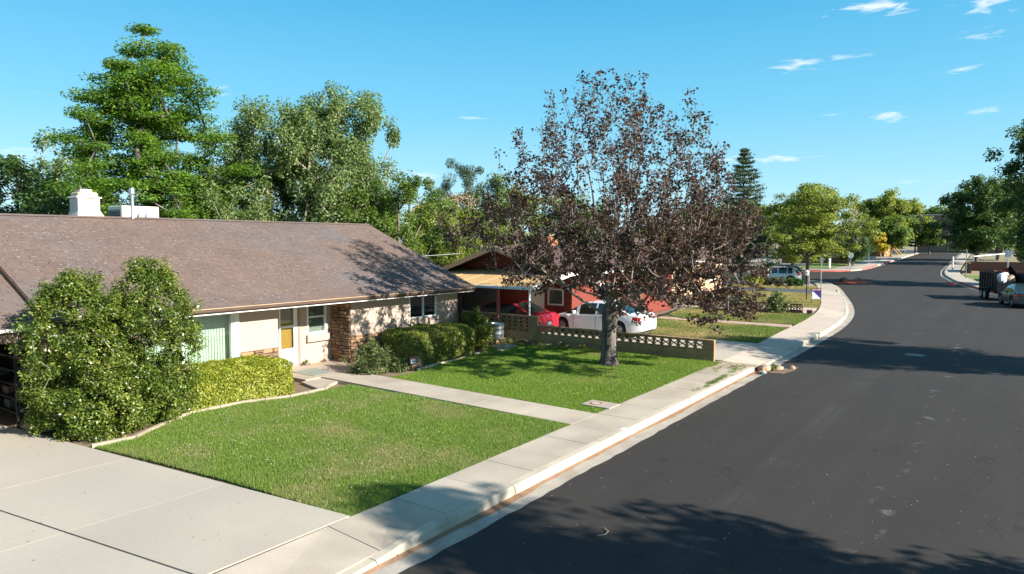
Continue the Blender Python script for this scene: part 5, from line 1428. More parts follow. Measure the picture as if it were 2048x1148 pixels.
# --- the purple maple on the lawn
def maple(base, seed=5):
    rg = np.random.RandomState(seed); bx, by, bz = base
    trunk = [(bx, by, bz), (bx, by, bz + .5), (bx + .01, by, bz + 1.0), (bx + .02, by, bz + 1.4), (bx + .04, by, bz + 1.8)]
    pos = [np.array(p, float) for p in trunk]; par = [-1, 0, 1, 2, 3]
    ZR = [(1.3, 2.6), (1.9, 3.9), (2.6, 4.45), (3.6, 4.6), (4.8, 4.35), (6.0, 3.7), (7.0, 3.0), (8.0, 2.15), (8.6, 1.3), (9.3, .5)]
    def rad_at(z): return float(np.interp(z, [q[0] for q in ZR], [q[1] for q in ZR]))
    # main limbs leave the fork and sweep upwards
    mains = []
    for k in range(12):
        a = 2.399963 * k + rg.uniform(-.25, .25); f_ = (k + .5) / 12
        zt = 2.9 + 6.0 * f_ ** .9; rr = rad_at(zt) * (.62 if k < 8 else .5)
        tgt = np.array([bx + rr * math.cos(a), by + rr * math.sin(a), bz + zt]); p0 = np.array(trunk[4]) + np.array([0, 0, -.25 + .06 * k])
        mid = p0 * .55 + tgt * .45 + np.array([math.cos(a), math.sin(a), 0]) * rr * .12 + np.array([0, 0, -.12 * (zt - 2)])
        last = 4; n = 10
        for i in range(1, n + 1):
            t = i / n; q = (1 - t) ** 2 * p0 + 2 * t * (1 - t) * mid + t * t * tgt + rg.normal(0, .035, 3)
            pos.append(q); par.append(last); last = len(pos) - 1
    # twig ends spread through an oval crown, denser towards its surface
    T = []; ph = rg.uniform(0, 6.28, 5)
    while len(T) < 700:
        z = rg.uniform(1.35, 8.75) if rg.uniform() < .72 else rg.uniform(1.4, 4.6); a = rg.uniform(0, 6.283)
        lob = 1 + .10 * math.sin(3 * a + ph[0] + z) + .09 * math.sin(5 * a + ph[1] - 1.7 * z) + .07 * math.sin(2 * a + ph[2] + 2.3 * z)
        if rg.uniform() > (rad_at(z) / 4.6) ** 1.2: continue
        u = rg.uniform() ** .42; rr = rad_at(z) * lob * u
        if z < 2.3 and u < .45: continue
        la = .592 * rr * math.cos(a) - .806 * rr * math.sin(a)
        if z < np.interp(la, [-4.6, -3.2, -1.5, 0, 1.0, 4.8], [3.3, 2.9, 2.5, 2.1, 1.85, 1.75]): continue
        if la < -.8 and z < 3.8 and rg.uniform() < .45: continue
        T.append((bx + rr * math.cos(a), by + rr * math.sin(a), bz + z))
    for la, zt in ((-3.05, 7.9), (-2.1, 7.9), (-1.2, 8.4), (-.15, 9.3), (.55, 9.1), (1.15, 8.6), (1.9, 9.4), (2.7, 8.2), (3.3, 7.6), (3.7, 6.7)):
        for q in (0, .45, .9, 1.35): T.append((bx + .592 * la + rg.normal(0, .07) + .5 * math.sin(la * 7), by - .806 * la + rg.normal(0, .07) + .5 * math.cos(la * 5), bz + zt - .85 - q))
    T = np.array(T); axis = np.array([bx, by, bz + 2.0])
    order = np.argsort(np.linalg.norm(T - axis, axis=1)); tips = []; shoots = []
    for oi in order:
        t = T[oi]; A = np.array(pos); d = np.linalg.norm(A - t, axis=1)
        cost = d + 1.0 * np.maximum(0, A[:, 2] - t[2] + .45 * d); cost[:3] += 4
        i = int(np.argmin(cost)); p0 = A[i]; L = d[i]; n = max(2, int(L / .35))
        hv = t - p0; hv[2] = 0; mid = (p0 + t) / 2 + hv * .12 + np.array([0, 0, -.10 * L]) + rg.normal(0, .05 * L, 3); last = i; ids = []
        for k in range(1, n + 1):
            s_ = k / n; q = (1 - s_) ** 2 * p0 + 2 * s_ * (1 - s_) * mid + s_ * s_ * t
            pos.append(q); par.append(last); last = len(pos) - 1; ids.append(last)
        # an upright leafy shoot at the end
        outw = t - axis; outw = outw / (np.linalg.norm(outw) + 1e-6); low = t[2] - bz < 3.2
        dirn = outw * (.75 if low else .45) + np.array([0, 0, rg.uniform(-.45, .25) if low else rg.uniform(.6, 1.1)]) + rg.normal(0, .22, 3); dirn /= np.linalg.norm(dirn)
        sl = rg.uniform(.35, .85) * (1.15 if t[2] - bz > 6.5 else 1)
        for k in range(1, 5):
            pos.append(t + dirn * sl * k / 4 + rg.normal(0, .012, 3)); par.append(last); last = len(pos) - 1; ids.append(last)
        tips.append(last); shoots.append((ids, sl))
    LV = []
    for ids, sl in shoots:
        for q in ids[-6:]:
            if rg.uniform() < .38: continue
            m2 = rg.poisson(12.5 if pos[q][2] - bz > 6.2 else (18 if pos[q][2] - bz > 4.2 else 24))
            LV.append(pos[q] + rg.normal(0, 1, (m2, 3)) * np.array([.105, .105, .06]))
    pos = np.array(pos); par = np.array(par); tips = np.array(tips)
    r = radii(par, tips, .0075, .15, 2.2); r[:5] = [.30, .25, .235, .24, .2]
    wood = tubes(pos, par, r, 6)
    tv = trunk_mesh([(bx, by, bz - .05), (bx, by, bz + .10), (bx, by, bz + .35), (bx, by, bz + .8), (bx + .01, by, bz + 1.2), (bx + .02, by, bz + 1.5), (bx + .04, by, bz + 1.8), (bx + .06, by, bz + 2.1)],
                    [.37, .30, .255, .235, .23, .25, .255, .11], 18, 3)
    P = np.concatenate(LV)
    V = leaf_verts(P, rg, .09, .85, .35, None, .5, fold=.14)
    t = empty('maple_tree', tuple(base), 'purple leaved maple with a dark trunk standing on the front lawn', 'tree')
    me = big_mesh('trunk', tv[0] - np.array(base), tv[1], M_bark_dark); me.polygons.foreach_set('use_smooth', np.ones(len(me.polygons), bool)); link('trunk', me, t)
    me = big_mesh('limbs', wood[0] - np.array(base), wood[1], mat('bark_limb', (.19, .165, .14), .9, .25, 4, 25, .2, .4, 20)); me.polygons.foreach_set('use_smooth', np.ones(len(me.polygons), bool)); link('limbs', me, t)
    leaf_obj('crown', V, LM_maple, t, base)
    return t
maple((19.82, 10.6, .13))

# --- trees behind the house
def cone_prof(t): return (1.0 - t) ** .62 * (1 - .25 * (1 - min(t / .18, 1)))
std_tree('honey_locust', 'tall bright green tree with layered branches behind the roof', (16.9, 34.6, .1), 14.6, 3.0, lambda t: 4.35 * (1 - t ** 1.25) ** .7 * (.8 + .2 * min(t / .2, 1)) + .3, 360, 300, (.95, .95, .30), .155, LM_locust, M_bark_dark, 41, tr=.32, bias=.5, noise=.35, up=1.2, sparse=.4, twig=.02)
std_tree('elm_tree', 'grey green wispy elm left of its taller twin', (22.6, 33.2, .1), 11.3, 1.6, lambda t: 3.5 * math.sqrt(max(0, 1 - ((t - .38) / .66) ** 2)) + .1, 330, 230, (.6, .6, .75), .16, LM_elm, M_bark_pale, 42, tr=.26, bias=.5, droop=.06, ldroop=.7, aspect=.5, noise=.45, sparse=.5, up=.2)
std_tree('elm_tree', 'taller wispy elm with a ragged top rising behind the roof', (25.3, 30.3, .1), 12.3, 1.6, lambda t: 2.7 * math.sqrt(max(0, 1 - ((t - .35) / .7) ** 2)) + .12, 300, 230, (.55, .55, .72), .16, LM_elm, M_bark_pale, 43, tr=.25, bias=.5, droop=.05, ldroop=.7, aspect=.5, noise=.55, sparse=.5, up=.2)
blobp = lambda r: (lambda t: r * math.sqrt(max(0, 1 - ((t - .45) / .6) ** 2)) + .1)
BG = [  # name, label, base, height, radius, clumps, per, clump radius, leaf, material, bark, seed
    ('leafy_tree', 'rounded leafy tree right of the elms at the roof end', (26.2, 26.8), 7.6, 3.1, 140, 200, (.5, .5, .5), .15, LM_mid, M_bark, 51),
    ('leafy_tree', 'low olive tree between the tall green tree and the elms', (18.9, 32.4), 7.2, 2.4, 85, 190, (.55, .55, .5), .16, LM_elm, M_bark_pale, 52),
    ('leafy_tree', 'dark leafy tree at the far left behind the chimney', (15.2, 47.0), 9.0, 3.3, 110, 170, (.7, .7, .6), .21, LM_deep, M_bark, 53),
    ('leafy_tree', 'pale topped tree left of the chimney', (18.0, 48.5), 10.6, 2.6, 80, 150, (.6, .6, .7), .2, LM_elm, M_bark_pale, 54),
    ('leafy_tree', 'small dark tree low behind the chimney', (14.0, 38.5), 6.5, 2.6, 80, 170, (.6, .6, .5), .18, LM_deep, M_bark, 55),
    ('garden_shrub', 'yellow green bush beside the maroon roof', (29.7, 27.3), 6.0, 2.9, 120, 210, (.5, .5, .45), .13, LM_yg, M_bark, 56),
    ('garden_shrub', 'mid green bush filling the gap behind the roof corner', (28.6, 30.5), 6.6, 3.0, 90, 200, (.5, .5, .45), .14, LM_mid, M_bark, 57),
    ('leafy_tree', 'bright yellow green tree behind the maple and brick chimney', (37.5, 27.2), 7.5, 3.1, 120, 200, (.6, .6, .45), .16, LM_yg, M_bark, 58),
    ('leafy_tree', 'shaggy green tree left of the bright one behind the maple', (34.0, 30.5), 6.8, 2.7, 95, 190, (.55, .55, .5), .16, LM_mid, M_bark, 59),
    ('leafy_tree', 'grey green tree beside the dark pine', (58.5, 45.0), 11.0, 3.0, 90, 150, (.7, .7, .8), .26, LM_elm, M_bark, 60),
    ('leafy_tree', 'dense green tree behind the maple crown on the skyline', (60.0, 36.0), 8.6, 4.2, 120, 160, (.9, .9, .7), .27, LM_mid, M_bark, 61),
    ('leafy_tree', 'dark tree between maple and spruce', (76.0, 28.6), 8.5, 4.4, 120, 160, (1.0, 1.0, .8), .28, LM_deep, M_bark, 62),
    ('locust_tree', 'feathery yellow green locust beside the silver SUV', (69.6, 15.9), 9.4, 4.3, 170, 180, (.85, .85, .45), .22, LM_yg, M_bark_dark, 63),
    ('leafy_tree', 'second yellow green tree across the side street', (98.5, 24.5), 9.0, 4.6, 130, 150, (1.0, 1.0, .7), .3, LM_yg, M_bark, 64),
    ('leafy_tree', 'green tree behind the locust on the side street', (101, 32), 10.0, 5.0, 120, 150, (1.1, 1.1, .8), .34, LM_mid, M_bark, 65),
    ('leafy_tree', 'dark narrow tree before the orange brick building', (113.5, 19.6), 6.3, 2.6, 80, 150, (.7, .7, .7), .26, LM_deep, M_bark, 66),
    ('leafy_tree', 'tall pale green tree behind the orange brick building', (164, 22.5), 13.0, 6.0, 140, 140, (1.4, 1.4, 1.1), .48, LM_yg, M_bark, 67),
    ('leafy_tree', 'tall mid green tree next to the pale one', (168, 21.5), 11.5, 4.4, 120, 140, (1.3, 1.3, 1.1), .48, LM_mid, M_bark, 68),
    ('leafy_tree', 'round street tree before the brown hall', (152, 19.4), 7.4, 3.0, 100, 140, (.9, .9, .8), .38, LM_mid, M_bark, 69),
    ('leafy_tree', 'small street tree in front of the tan entrance', (168, 14.4), 6.8, 2.5, 70, 140, (.8, .8, .7), .4, LM_mid, M_bark, 70),
    ('leafy_tree', 'big dark tree over the far right pavement', (126, 4.6), 12.8, 5.0, 200, 190, (1.0, 1.0, .8), .34, LM_deep, M_bark_dark, 71),
    ('leafy_tree', 'paler leafy tree behind the big dark one', (141, 2.2), 13.0, 4.5, 130, 150, (1.1, 1.1, .9), .4, LM_mid, M_bark_dark, 72),
    ('leafy_tree', 'large deep green tree at the right edge over the trailer', (79.8, -3.2), 15.4, 4.6, 240, 210, (.85, .85, .7), .27, LM_deep, M_bark_dark, 73),
    ('leafy_tree', 'distant round tree on the skyline above the hall', (214, 16), 12.5, 5.0, 70, 120, (1.4, 1.4, 1.2), .6, LM_mid, M_bark, 74),
    ('leafy_tree', 'distant dark tree left of the far car park', (140, 33), 10.5, 6.0, 110, 130, (1.4, 1.4, 1.1), .5, LM_deep, M_bark, 75),
    ('leafy_tree', 'distant green tree behind the side street houses', (112, 40), 9.0, 5.5, 110, 130, (1.3, 1.3, 1.0), .42, LM_mid, M_bark, 76),
    ('leafy_tree', 'green tree behind the peach house roof', (62, 28.5), 6.2, 3.2, 90, 150, (.8, .8, .6), .24, LM_mid, M_bark, 77),
]
for nm, lb, b, h, rad, nc, per, cr_, ls, lm, bk, sd_ in BG:
    std_tree(nm, lb, (b[0], b[1], gz(b[0]) + .06), h, h * (.30 if nm == 'locust_tree' or 'street tree' in lb else .16), blobp(rad), nc, per, cr_, ls, lm, bk, sd_, tr=.05 + h * .016, noise=.42, sparse=.45, up=.6)
# pollarded pine and spruce
def conifer(label, name, base, h, rad, seed, whorls, ls, openness=.0):
    rg = np.random.RandomState(seed); bx, by, bz = base
    trunk = [(bx, by, bz + z) for z in np.linspace(0, h * .98, 14)]
    pos = [np.array(p, float) for p in trunk]; par = [-1] + list(range(13)); tips = []; LP_ = []
    for w in range(whorls):
        t = (w + .5) / whorls; z = bz + h * (.10 + .88 * t); rr = rad * (1 - t) ** .8 + .12
        for k in range(7):
            if rg.uniform() < openness: continue
            a = rg.uniform(0, 6.283); L = rr * rg.uniform(.65, 1.12)
            i0 = int(np.argmin(np.abs(np.array([p[2] for p in pos[:14]]) - (z - .1))))
            n = max(3, int(L / .35)); last = i0; p0 = np.array([bx, by, z])
            for i in range(1, n + 1):
                s = i / n; q = p0 + np.array([math.cos(a) * L * s, math.sin(a) * L * s, -L * .22 * s + L * .30 * s * s])
                pos.append(q); par.append(last); last = len(pos) - 1
                m_ = int(26 * (.5 + s)); wv = .10 + .20 * (1 - abs(s - .5)) * min(L, 1.5)
                LP_.append(q + rg.normal(0, 1, (m_, 3)) * np.array([wv, wv, .07]) + np.array([0, 0, -.06]))
            tips.append(last)
    pos = np.array(pos); par = np.array(par); r = radii(par, np.array(tips), .012, .16); r[:14] = np.linspace(.2, .02, 14)
    P = np.concatenate(LP_); V = leaf_verts(P, rg, ls, .3, .3, None, .2)
    return finish_tree(name, label, base, tubes(pos, par, r, 5), V, M_bark, LM_pine)
conifer('pointed blue green spruce standing above the far trees', 'spruce_tree', (72.7, 23.2, .1), 14.2, 3.9, 81, 30, .26, .0)
conifer('small dark conifer far off beyond the brick building', 'spruce_tree', (196, 19.8, gz(180)), 12.4, 2.2, 82, 14, .5, .0)
std_tree('pine_tree', 'dark tufted pine on the skyline between elms and maple', (57.0, 48.0, .1), 12.7, 4.0, blobp(3.6), 60, 420, (.75, .75, .7), .26, LM_pine, M_bark_dark, 83, tr=.25, aspect=.25, noise=.5, sparse=.4)
# bare and half dead trees
def bare(label, base, h, rad, seed, leafm=None, m=M_bark_pale, n=60, name='bare_tree'):
    return std_tree(name, label, base, h, h * .25, lambda t: rad * (.35 + .65 * math.sin(min(1, t * 1.1) * 2.6)), n, 14 if leafm else 1, (.45, .45, .45), .22 if leafm else .02, leafm or LM_straw, m, seed, tr=.14, bias=.6, noise=.5, twig=.022)
bare('bare straw coloured tree before the dark pine', (45.5, 39.5, .1), 8.2, 2.0, 91, LM_straw, n=130)
bare('bare grey tree right of the straw coloured one', (48.5, 38.0, .1), 7.2, 1.8, 92, None, n=90)
bare('leafless tree at the far left edge of the skyline', (14.6, 52.0, .1), 10.0, 3.2, 93, None, n=110)
bare('half dead tree leaning by the far car park', (112, 19.8, gz(112)), 8.5, 2.4, 94, LM_straw, n=70)
bare('bare tree with a broken limb near the stop sign', (118, 22.3, gz(118)), 8.6, 2.8, 95, None, n=60)
std_tree('garden_shrub', 'pale yellow shrub on the skyline right of the utility pole', (44.0, 41.5, .1), 7.4, 2.0, blobp(1.9), 50, 120, (.5, .5, .5), .2, LM_yellow, M_bark_pale, 96, tr=.1)
std_tree('garden_shrub', 'yellow shrub beside the orange brick building', (149, 20.8, gz(149)), 4.6, 1.0, blobp(1.6), 40, 110, (.6, .6, .5), .34, LM_yellow, M_bark_pale, 97, tr=.1)
# street trees across the road, out of the picture, whose shadows fall into it
std_tree('street_tree', 'leafy street tree across the road shading the near kerb', (9.3, -9.2, 0.05), 9.2, 2.4, lambda t: 3.2 * (1 - t) ** .85 + .2, 120, 150, (.8, .8, .6), .24, LM_mid, M_bark, 101, tr=.22, sparse=.5, noise=.5)
std_tree('street_tree', 'leafy street tree across the road shading the bend', (29.5, -8.0, 0.05), 9.0, 2.4, blobp(3.0), 140, 170, (.75, .75, .55), .24, LM_mid, M_bark, 102, tr=.22, sparse=.5, noise=.5)

# --- shrubs and hedges close to the house
def shrub(name, label, base, T, per, crad, ls, lm, seed, up=.5, stems=9, keep=None, cat='shrub', aspect=.5, bark=M_bark):
    rg = np.random.RandomState(seed); base = np.array(base, float)
    st_ = [tuple(base), tuple(base + [0, 0, min(.15, .4 * (np.mean(T[:, 2]) - base[2]))])]
    pos, par, tips = grow(st_, T, rg, .3, up_pen=.5)
    r = radii(par, tips, .006, .05)
    P, d = clump_points(T, per, crad, rg, .5)
    if keep is not None: k = keep(P); P = P[k]; d = d[k]
    V = leaf_verts(P, rg, ls, aspect, up, d)
    t = empty(name, tuple(base), label, cat)
    Vw, Fw = tubes(pos, par, r, 5); me = big_mesh('stems', Vw - base, Fw, bark); link('stems', me, t)
    leaf_obj('foliage', V, lm, t, base); return t
rg = np.random.RandomState(61)
cx, cy = 6.85, 15.8
T = []
LOBES = [(6.05, 15.95, .98, .92, .15, 3.15, .30), (7.62, 15.85, 1.08, .98, .2, 3.38, .40), (6.75, 15.25, 1.15, .62, .05, 1.25, .2), (7.1, 15.75, 1.25, .75, .1, 2.9, .1)]
while len(T) < 760:
    lx, ly, rx, ry, z0, z1, wgt = LOBES[rg.choice(4, p=[q[6] for q in LOBES])]
    a = rg.uniform(0, 6.283); t = rg.uniform(0, 1)
    prof_ = (.80 + .20 * math.sin(min(t, .6) / .6 * 1.57)) if t < .6 else max(0, 1 - ((t - .6) / .42) ** 2.2) ** .5
    prof_ *= 1 + .10 * math.sin(3 * a + 6 * t + lx) + .09 * math.sin(5 * a - 9 * t)
    u = rg.uniform(0, 1) ** .3
    x, y, z = lx + rx * prof_ * u * math.cos(a), ly + ry * prof_ * u * math.sin(a), z0 + (z1 - z0) * t
    if (y > 16.75 and z > 1.9) or y > 17.35: continue
    T.append((x, y, z))
for k in range(34):
    lx, ly, rx, ry, z0, z1, wgt = LOBES[k % 2]; a = rg.uniform(0, 6.283); u = rg.uniform(.1, .8)
    x, y = lx + rx * .6 * u * math.cos(a), min(ly + ry * .6 * u * math.sin(a), 16.5); h_ = rg.uniform(.05, .42)
    T += [(x, y, z1 - .1 + h_ * q) for q in (.4, 1.0)]
shrub('large_shrub', 'tall glossy green shrub between driveway and golden hedge', (cx, cy, .1), np.array(T), 120, (.2, .2, .19), .066, LM_shrub, 62, bark=M_bark_pale)
def hedge_targets(n, x0, x1, y0, y1, h, rg, rnd=.25):
    T = []
    while len(T) < n:
        x, y, z = rg.uniform(x0, x1), rg.uniform(y0, y1), rg.uniform(.08, h)
        ex = max(abs(x - (x0 + x1) / 2) - ((x1 - x0) / 2 - rnd), 0); ey = max(abs(y - (y0 + y1) / 2) - ((y1 - y0) / 2 - rnd), 0); ez = max(z - (h - rnd), 0)
        if math.sqrt(ex * ex + ey * ey + ez * ez) > rnd: continue
        inner = min(x - x0, x1 - x, y - y0, y1 - y, h - z)
        if inner > .28 and rg.uniform() < .75: continue
        T.append((x, y, z))
    return np.array(T)
rg = np.random.RandomState(63)
def hedge(label, x0, x1, y0, y1, h, rnd, n, ls, lm, seed, bumps=.035, shell=.16):
    rg = np.random.RandomState(seed); base = np.array([(x0 + x1) / 2, (y0 + y1) / 2, .1]); P = []
    c = np.array([(x0 + x1) / 2, (y0 + y1) / 2, h / 2 - .3]); half = np.array([(x1 - x0) / 2, (y1 - y0) / 2, h / 2 + .3])
    while sum(len(p) for p in P) < n:
        q = c + rg.uniform(-1, 1, (60000, 3)) * (half + .06)
        e = np.maximum(np.abs(q - c) - (half - rnd), 0); d = rnd - np.linalg.norm(e, axis=1)
        inner = np.min(half - np.abs(q - c), axis=1); d = np.where(np.all(e == 0, axis=1), inner, d)
        bump = bumps * (vnoise(q[:, 0] + q[:, 2], q[:, 1] + q[:, 2] * .7, .22, seed) - .5) * 2 + bumps * .8 * (vnoise(q[:, 0], q[:, 1] - q[:, 2], .6, seed + 1) - .5) * 2
        d = d + bump
        k = (d > 0) & (rg.uniform(0, 1, len(q)) < np.exp(-d / (shell * .45))) & (q[:, 2] > .12)
        P.append(q[k])
    P = np.concatenate(P)[:n]
    out = (P - c) / half; out = out ** 3; out /= np.linalg.norm(out, axis=1, keepdims=True) + 1e-6
    t = empty('hedge', tuple(base), label, 'hedge')
    st_ = rg.uniform(-1, 1, (70, 3)) * (half - .12) + c; st_[:, 2] = np.abs(st_[:, 2] - .1) + .25; st_[:, 2] = np.minimum(st_[:, 2], h - .1)
    pos, par, tips = grow([tuple(base), tuple(base + [0, 0, .1])], st_, rg, .3); Vw, Fw = tubes(pos, par, radii(par, tips, .006, .04), 5)
    link('stems', big_mesh('stems', Vw - base, Fw, M_bark), t)
    leaf_obj('foliage', leaf_verts(P, rg, ls, .5, .3, out * 1.2), lm, t, base); return t
hedge('clipped golden green hedge under the picture window', 7.7, 11.2, 15.42, 17.25, 1.02, .2, 56000, .05, LM_hedge, 64)
hedge('rounded box hedge below the sliding window', 15.7, 18.8, 15.3, 17.15, 1.24, .33, 56000, .05, LM_hedge2, 65)
def dome(n, cx, cy, rx, ry, h, rg, low=.1):
    T = []
    while len(T) < n:
        a = rg.uniform(0, 6.283); u = rg.uniform(0, 1) ** .4; ph = rg.uniform(0, 1.57)
        lob = 1 + .15 * math.sin(3 * a + 1) + .12 * math.sin(5 * a + 4 * ph)
        T.append((cx + rx * u * lob * math.cos(a) * math.cos(ph), cy + ry * u * lob * math.sin(a) * math.cos(ph), low + (h - low) * u * math.sin(ph) ** .8 * lob))
    return np.array(T)
shrub('garden_shrub', 'bushy green shrub at the house corner by the downspout', (20.3, 16.75, .1), dome(210, 20.35, 16.75, .95, .75, 1.35, rg), 75, (.16, .16, .16), .065, LM_hedge2, 66)
shrub('rose_bush', 'straggly rose bush beside the front walk', (14.3, 15.85, .1), dome(200, 14.25, 15.85, .85, .62, .98, rg), 60, (.13, .13, .13), .055, LM_rose, 67)
shrub('garden_shrub', 'low grassy clump between rose bush and rock', (15.05, 15.45, .1), dome(60, 15.05, 15.5, .4, .35, .5, rg), 50, (.12, .12, .10), .05, LM_rose, 68)
shrub('garden_shrub', 'round dark bush at the end of the red brown pierced wall', (40.2, 13.1, .1), dome(90, 40.2, 13.15, .75, .75, 1.05, rg), 70, (.2, .2, .2), .09, LM_deep, 69)
shrub('garden_shrub', 'loose brownish shrub growing through the red brown wall', (40.45, 10.9, .1), dome(80, 40.45, 10.9, .75, .7, 1.2, rg), 50, (.2, .2, .2), .10, LM_rose, 70)
shrub('garden_shrub', 'dark clipped shrub strip beside the silver SUV', (66.2, 17.4, .1), hedge_targets(120, 65.6, 66.6, 15.4, 20.5, .8, rg), 60, (.25, .25, .22), .14, LM_deep, 71)
shrub('garden_shrub', 'yellow tipped shrub by the dark drive', (65.2, 19.6, .1), dome(60, 65.2, 19.6, .8, .8, 1.0, rg), 60, (.25, .25, .22), .14, LM_hedge, 72)
shrub('garden_shrub', 'leafy weeds along the block wall foot', (22.1, 15.3, .1), np.column_stack([rg.uniform(21.5, 22.3, 70), rg.uniform(12.9, 17.6, 70), rg.uniform(.14, .3, 70)]), 26, (.12, .12, .07), .06, LM_hedge2, 73)
shrub('garden_shrub', 'dry shrub by the drive in front of the white sedan', (27.75, 16.4, .1), dome(40, 27.8, 16.1, .35, .4, 1.2, rg), 26, (.16, .16, .2), .07, LM_straw, 74)

# ------------------------------------------------------------------ small things round the house
ed = empty('garden_edging', (8.5, 15.0, .13), 'pale concrete edging strip between hedge bed and lawn', 'edging')
pts = [(5.72, 14.46), (6.52, 14.38), (6.97, 14.70), (7.76, 15.17), (8.27, 15.46), (9.0, 15.44), (9.54, 15.42), (10.1, 15.2), (10.69, 15.02), (11.25, 15.02), (11.81, 15.04), (12.3, 15.4)]
for a, b in zip(pts, pts[1:]):
    d = Vector((b[0] - a[0], b[1] - a[1], 0)); q = d.normalized() * .008
    g = MB(); g.bar((a[0] + q.x, a[1] + q.y, .155), (b[0] - q.x, b[1] - q.y, .155), .085, .085); g.build('edging_section', mat('edging_tan', (.37, .31, .23), .9, .15, 4, 30, .1, .2, 40, rnd=.08), ed)
ed = empty('garden_edging', (17, 15.0, .13), 'worn edging strip in front of the box hedge', 'edging')
pts = [(15.4, 15.0), (16.2, 15.12), (17.2, 15.2), (18.2, 15.3), (19.1, 15.5)]
for a, b in zip(pts, pts[1:]):
    g = MB(); g.bar((a[0] + .01, a[1], .15), (b[0] - .01, b[1], .15), .09, .07); g.build('edging_section', M_curb, ed)
g = MB(); g.box(12.62, 13.45, 16.55, 17.6, .207, .217, .003); g.build('door_mat', M_mat_green, label='grey green mat on the porch by the front door', cat='mat')
mc = empty('meter_cover', (14.7, 8.1, .15), 'small concrete pad with a rusty ringed water meter lid', 'meter cover')
g = MB(); g.box(14.42, 14.98, 7.69, 8.48, .06, .175, .006); g.build('pad', M_conc_walk, mc)
g = MB(); g.lathe((14.68, 8.2, .172), [(.15, 0), (.15, .012), (.115, .012), (.11, .006)], 20); rim = g.build('ring', mat('rust', (.28, .12, .06), .8, .2), mc)
g = MB(); g.lathe((14.68, 8.2, .172), [(.105, 0), (.105, .009), (.02, .010)], 18); g.build('lid', mat('lid_grey', (.42, .40, .36), .7, .1), mc)
tb = empty('metal_tub', (21.75, 16.75, .12), 'round galvanised tub standing on bricks by the block wall', 'tub')
g = MB(); g.lathe((21.75, 16.75, .26), [(.27, 0), (.29, .02), (.295, .2), (.303, .22), (.298, .24), (.30, .42), (.308, .44), (.303, .46), (.31, .60), (.325, .62), (.31, .64), (.29, .60), (.28, .5), (.02, .48)], 22); g.build('tub_body', M_galv, tb, smooth=True)
for dx, dy in ((-.15, -.12), (.15, -.1), (0, .15)):
    g = MB(); g.box(21.75 + dx - .1, 21.75 + dx + .1, 16.75 + dy - .05, 16.75 + dy + .05, .12, .258); g.build('support_brick', M_rock, tb)
for i, (x, y, w, l, lb) in enumerate(((20.9, 15.75, .5, .8, 'larger flat stepping stone by the tub'), (20.2, 15.35, .35, .45, 'smaller sunken stepping stone near the box hedge'), (22.1, 14.9, .35, .55, 'white flat slab lying by the block wall foot'))):
    g = MB(); g.prism([(x - w, y - l / 2), (x + w * .8, y - l * .6), (x + w, y + l * .4), (x - w * .7, y + l / 2)], .1, .17); g.build('stepping_stone', M_conc if i == 2 else mat('flagstone', (.36, .29, .21), .9, .15, 3), label=lb, cat='stone')
g = MB(); g.blob((15.55, 15.25, .28), (.26, .2, .22), 10, 7, .14, 8); g.build('rock', M_rock, label='round tan boulder between rose bush and box hedge', cat='rock')
ys = empty('yard_sign', (15.3, 15.1, .13), 'tiny red and white security sign beside the tan boulder', 'sign')
g = MB(); g.tube((15.3, 15.12, .13), (15.3, 15.12, .46), .009, n=6); g.build('stake', M_galv, ys)
g = MB(); g.box(15.2, 15.4, 15.095, 15.11, .36, .56); pl = g.build('sign_plate', M_white, ys)
g = MB(); g.box(15.2, 15.4, 15.090, 15.094, .50, .56); g.build('red_band', mat('sign_red', (.4, .03, .05), .5), pl)
g = MB(); g.box(15.22, 15.38, 15.090, 15.094, .40, .43); g.build('blue_line', mat('sign_blue', (.05, .08, .25), .5), pl)
shrub('potted_sprig', 'small dry plant at the foot of the wall beside the door', (13.62, 18.25, .206), dome(10, 13.62, 18.22, .16, .1, .42, np.random.RandomState(1), .22), 14, (.05, .05, .06), .045, LM_rose, 201, cat='plant')
shrub('potted_sprig', 'tiny dry weed at the corner of the stone wing', (14.35, 18.25, .206), dome(8, 14.35, 18.22, .14, .08, .33, np.random.RandomState(2), .22), 10, (.05, .05, .05), .04, LM_straw, 202, cat='plant')
# weeds along the kerb and the broken slab
rg = np.random.RandomState(77)
Pw = np.column_stack([rg.uniform(17.6, 22.2, 90), np.zeros(90), np.full(90, .165)]); Pw[:, 1] = 6.75 + rg.uniform(-.05, .12, 90) + (Pw[:, 0] > 20.5) * rg.uniform(0, .7, 90)
Pp, d = clump_points(Pw[vnoise(Pw[:, 0], Pw[:, 1], .5, 3) > .42], 22, (.10, .07, .045), rg)
tag(leaf_obj('weeds', leaf_verts(Pp, rg, .045, .35, .6, d), LM_mid), 'green weeds sprouting behind the kerb by the broken slab', 'weeds', kind='stuff')
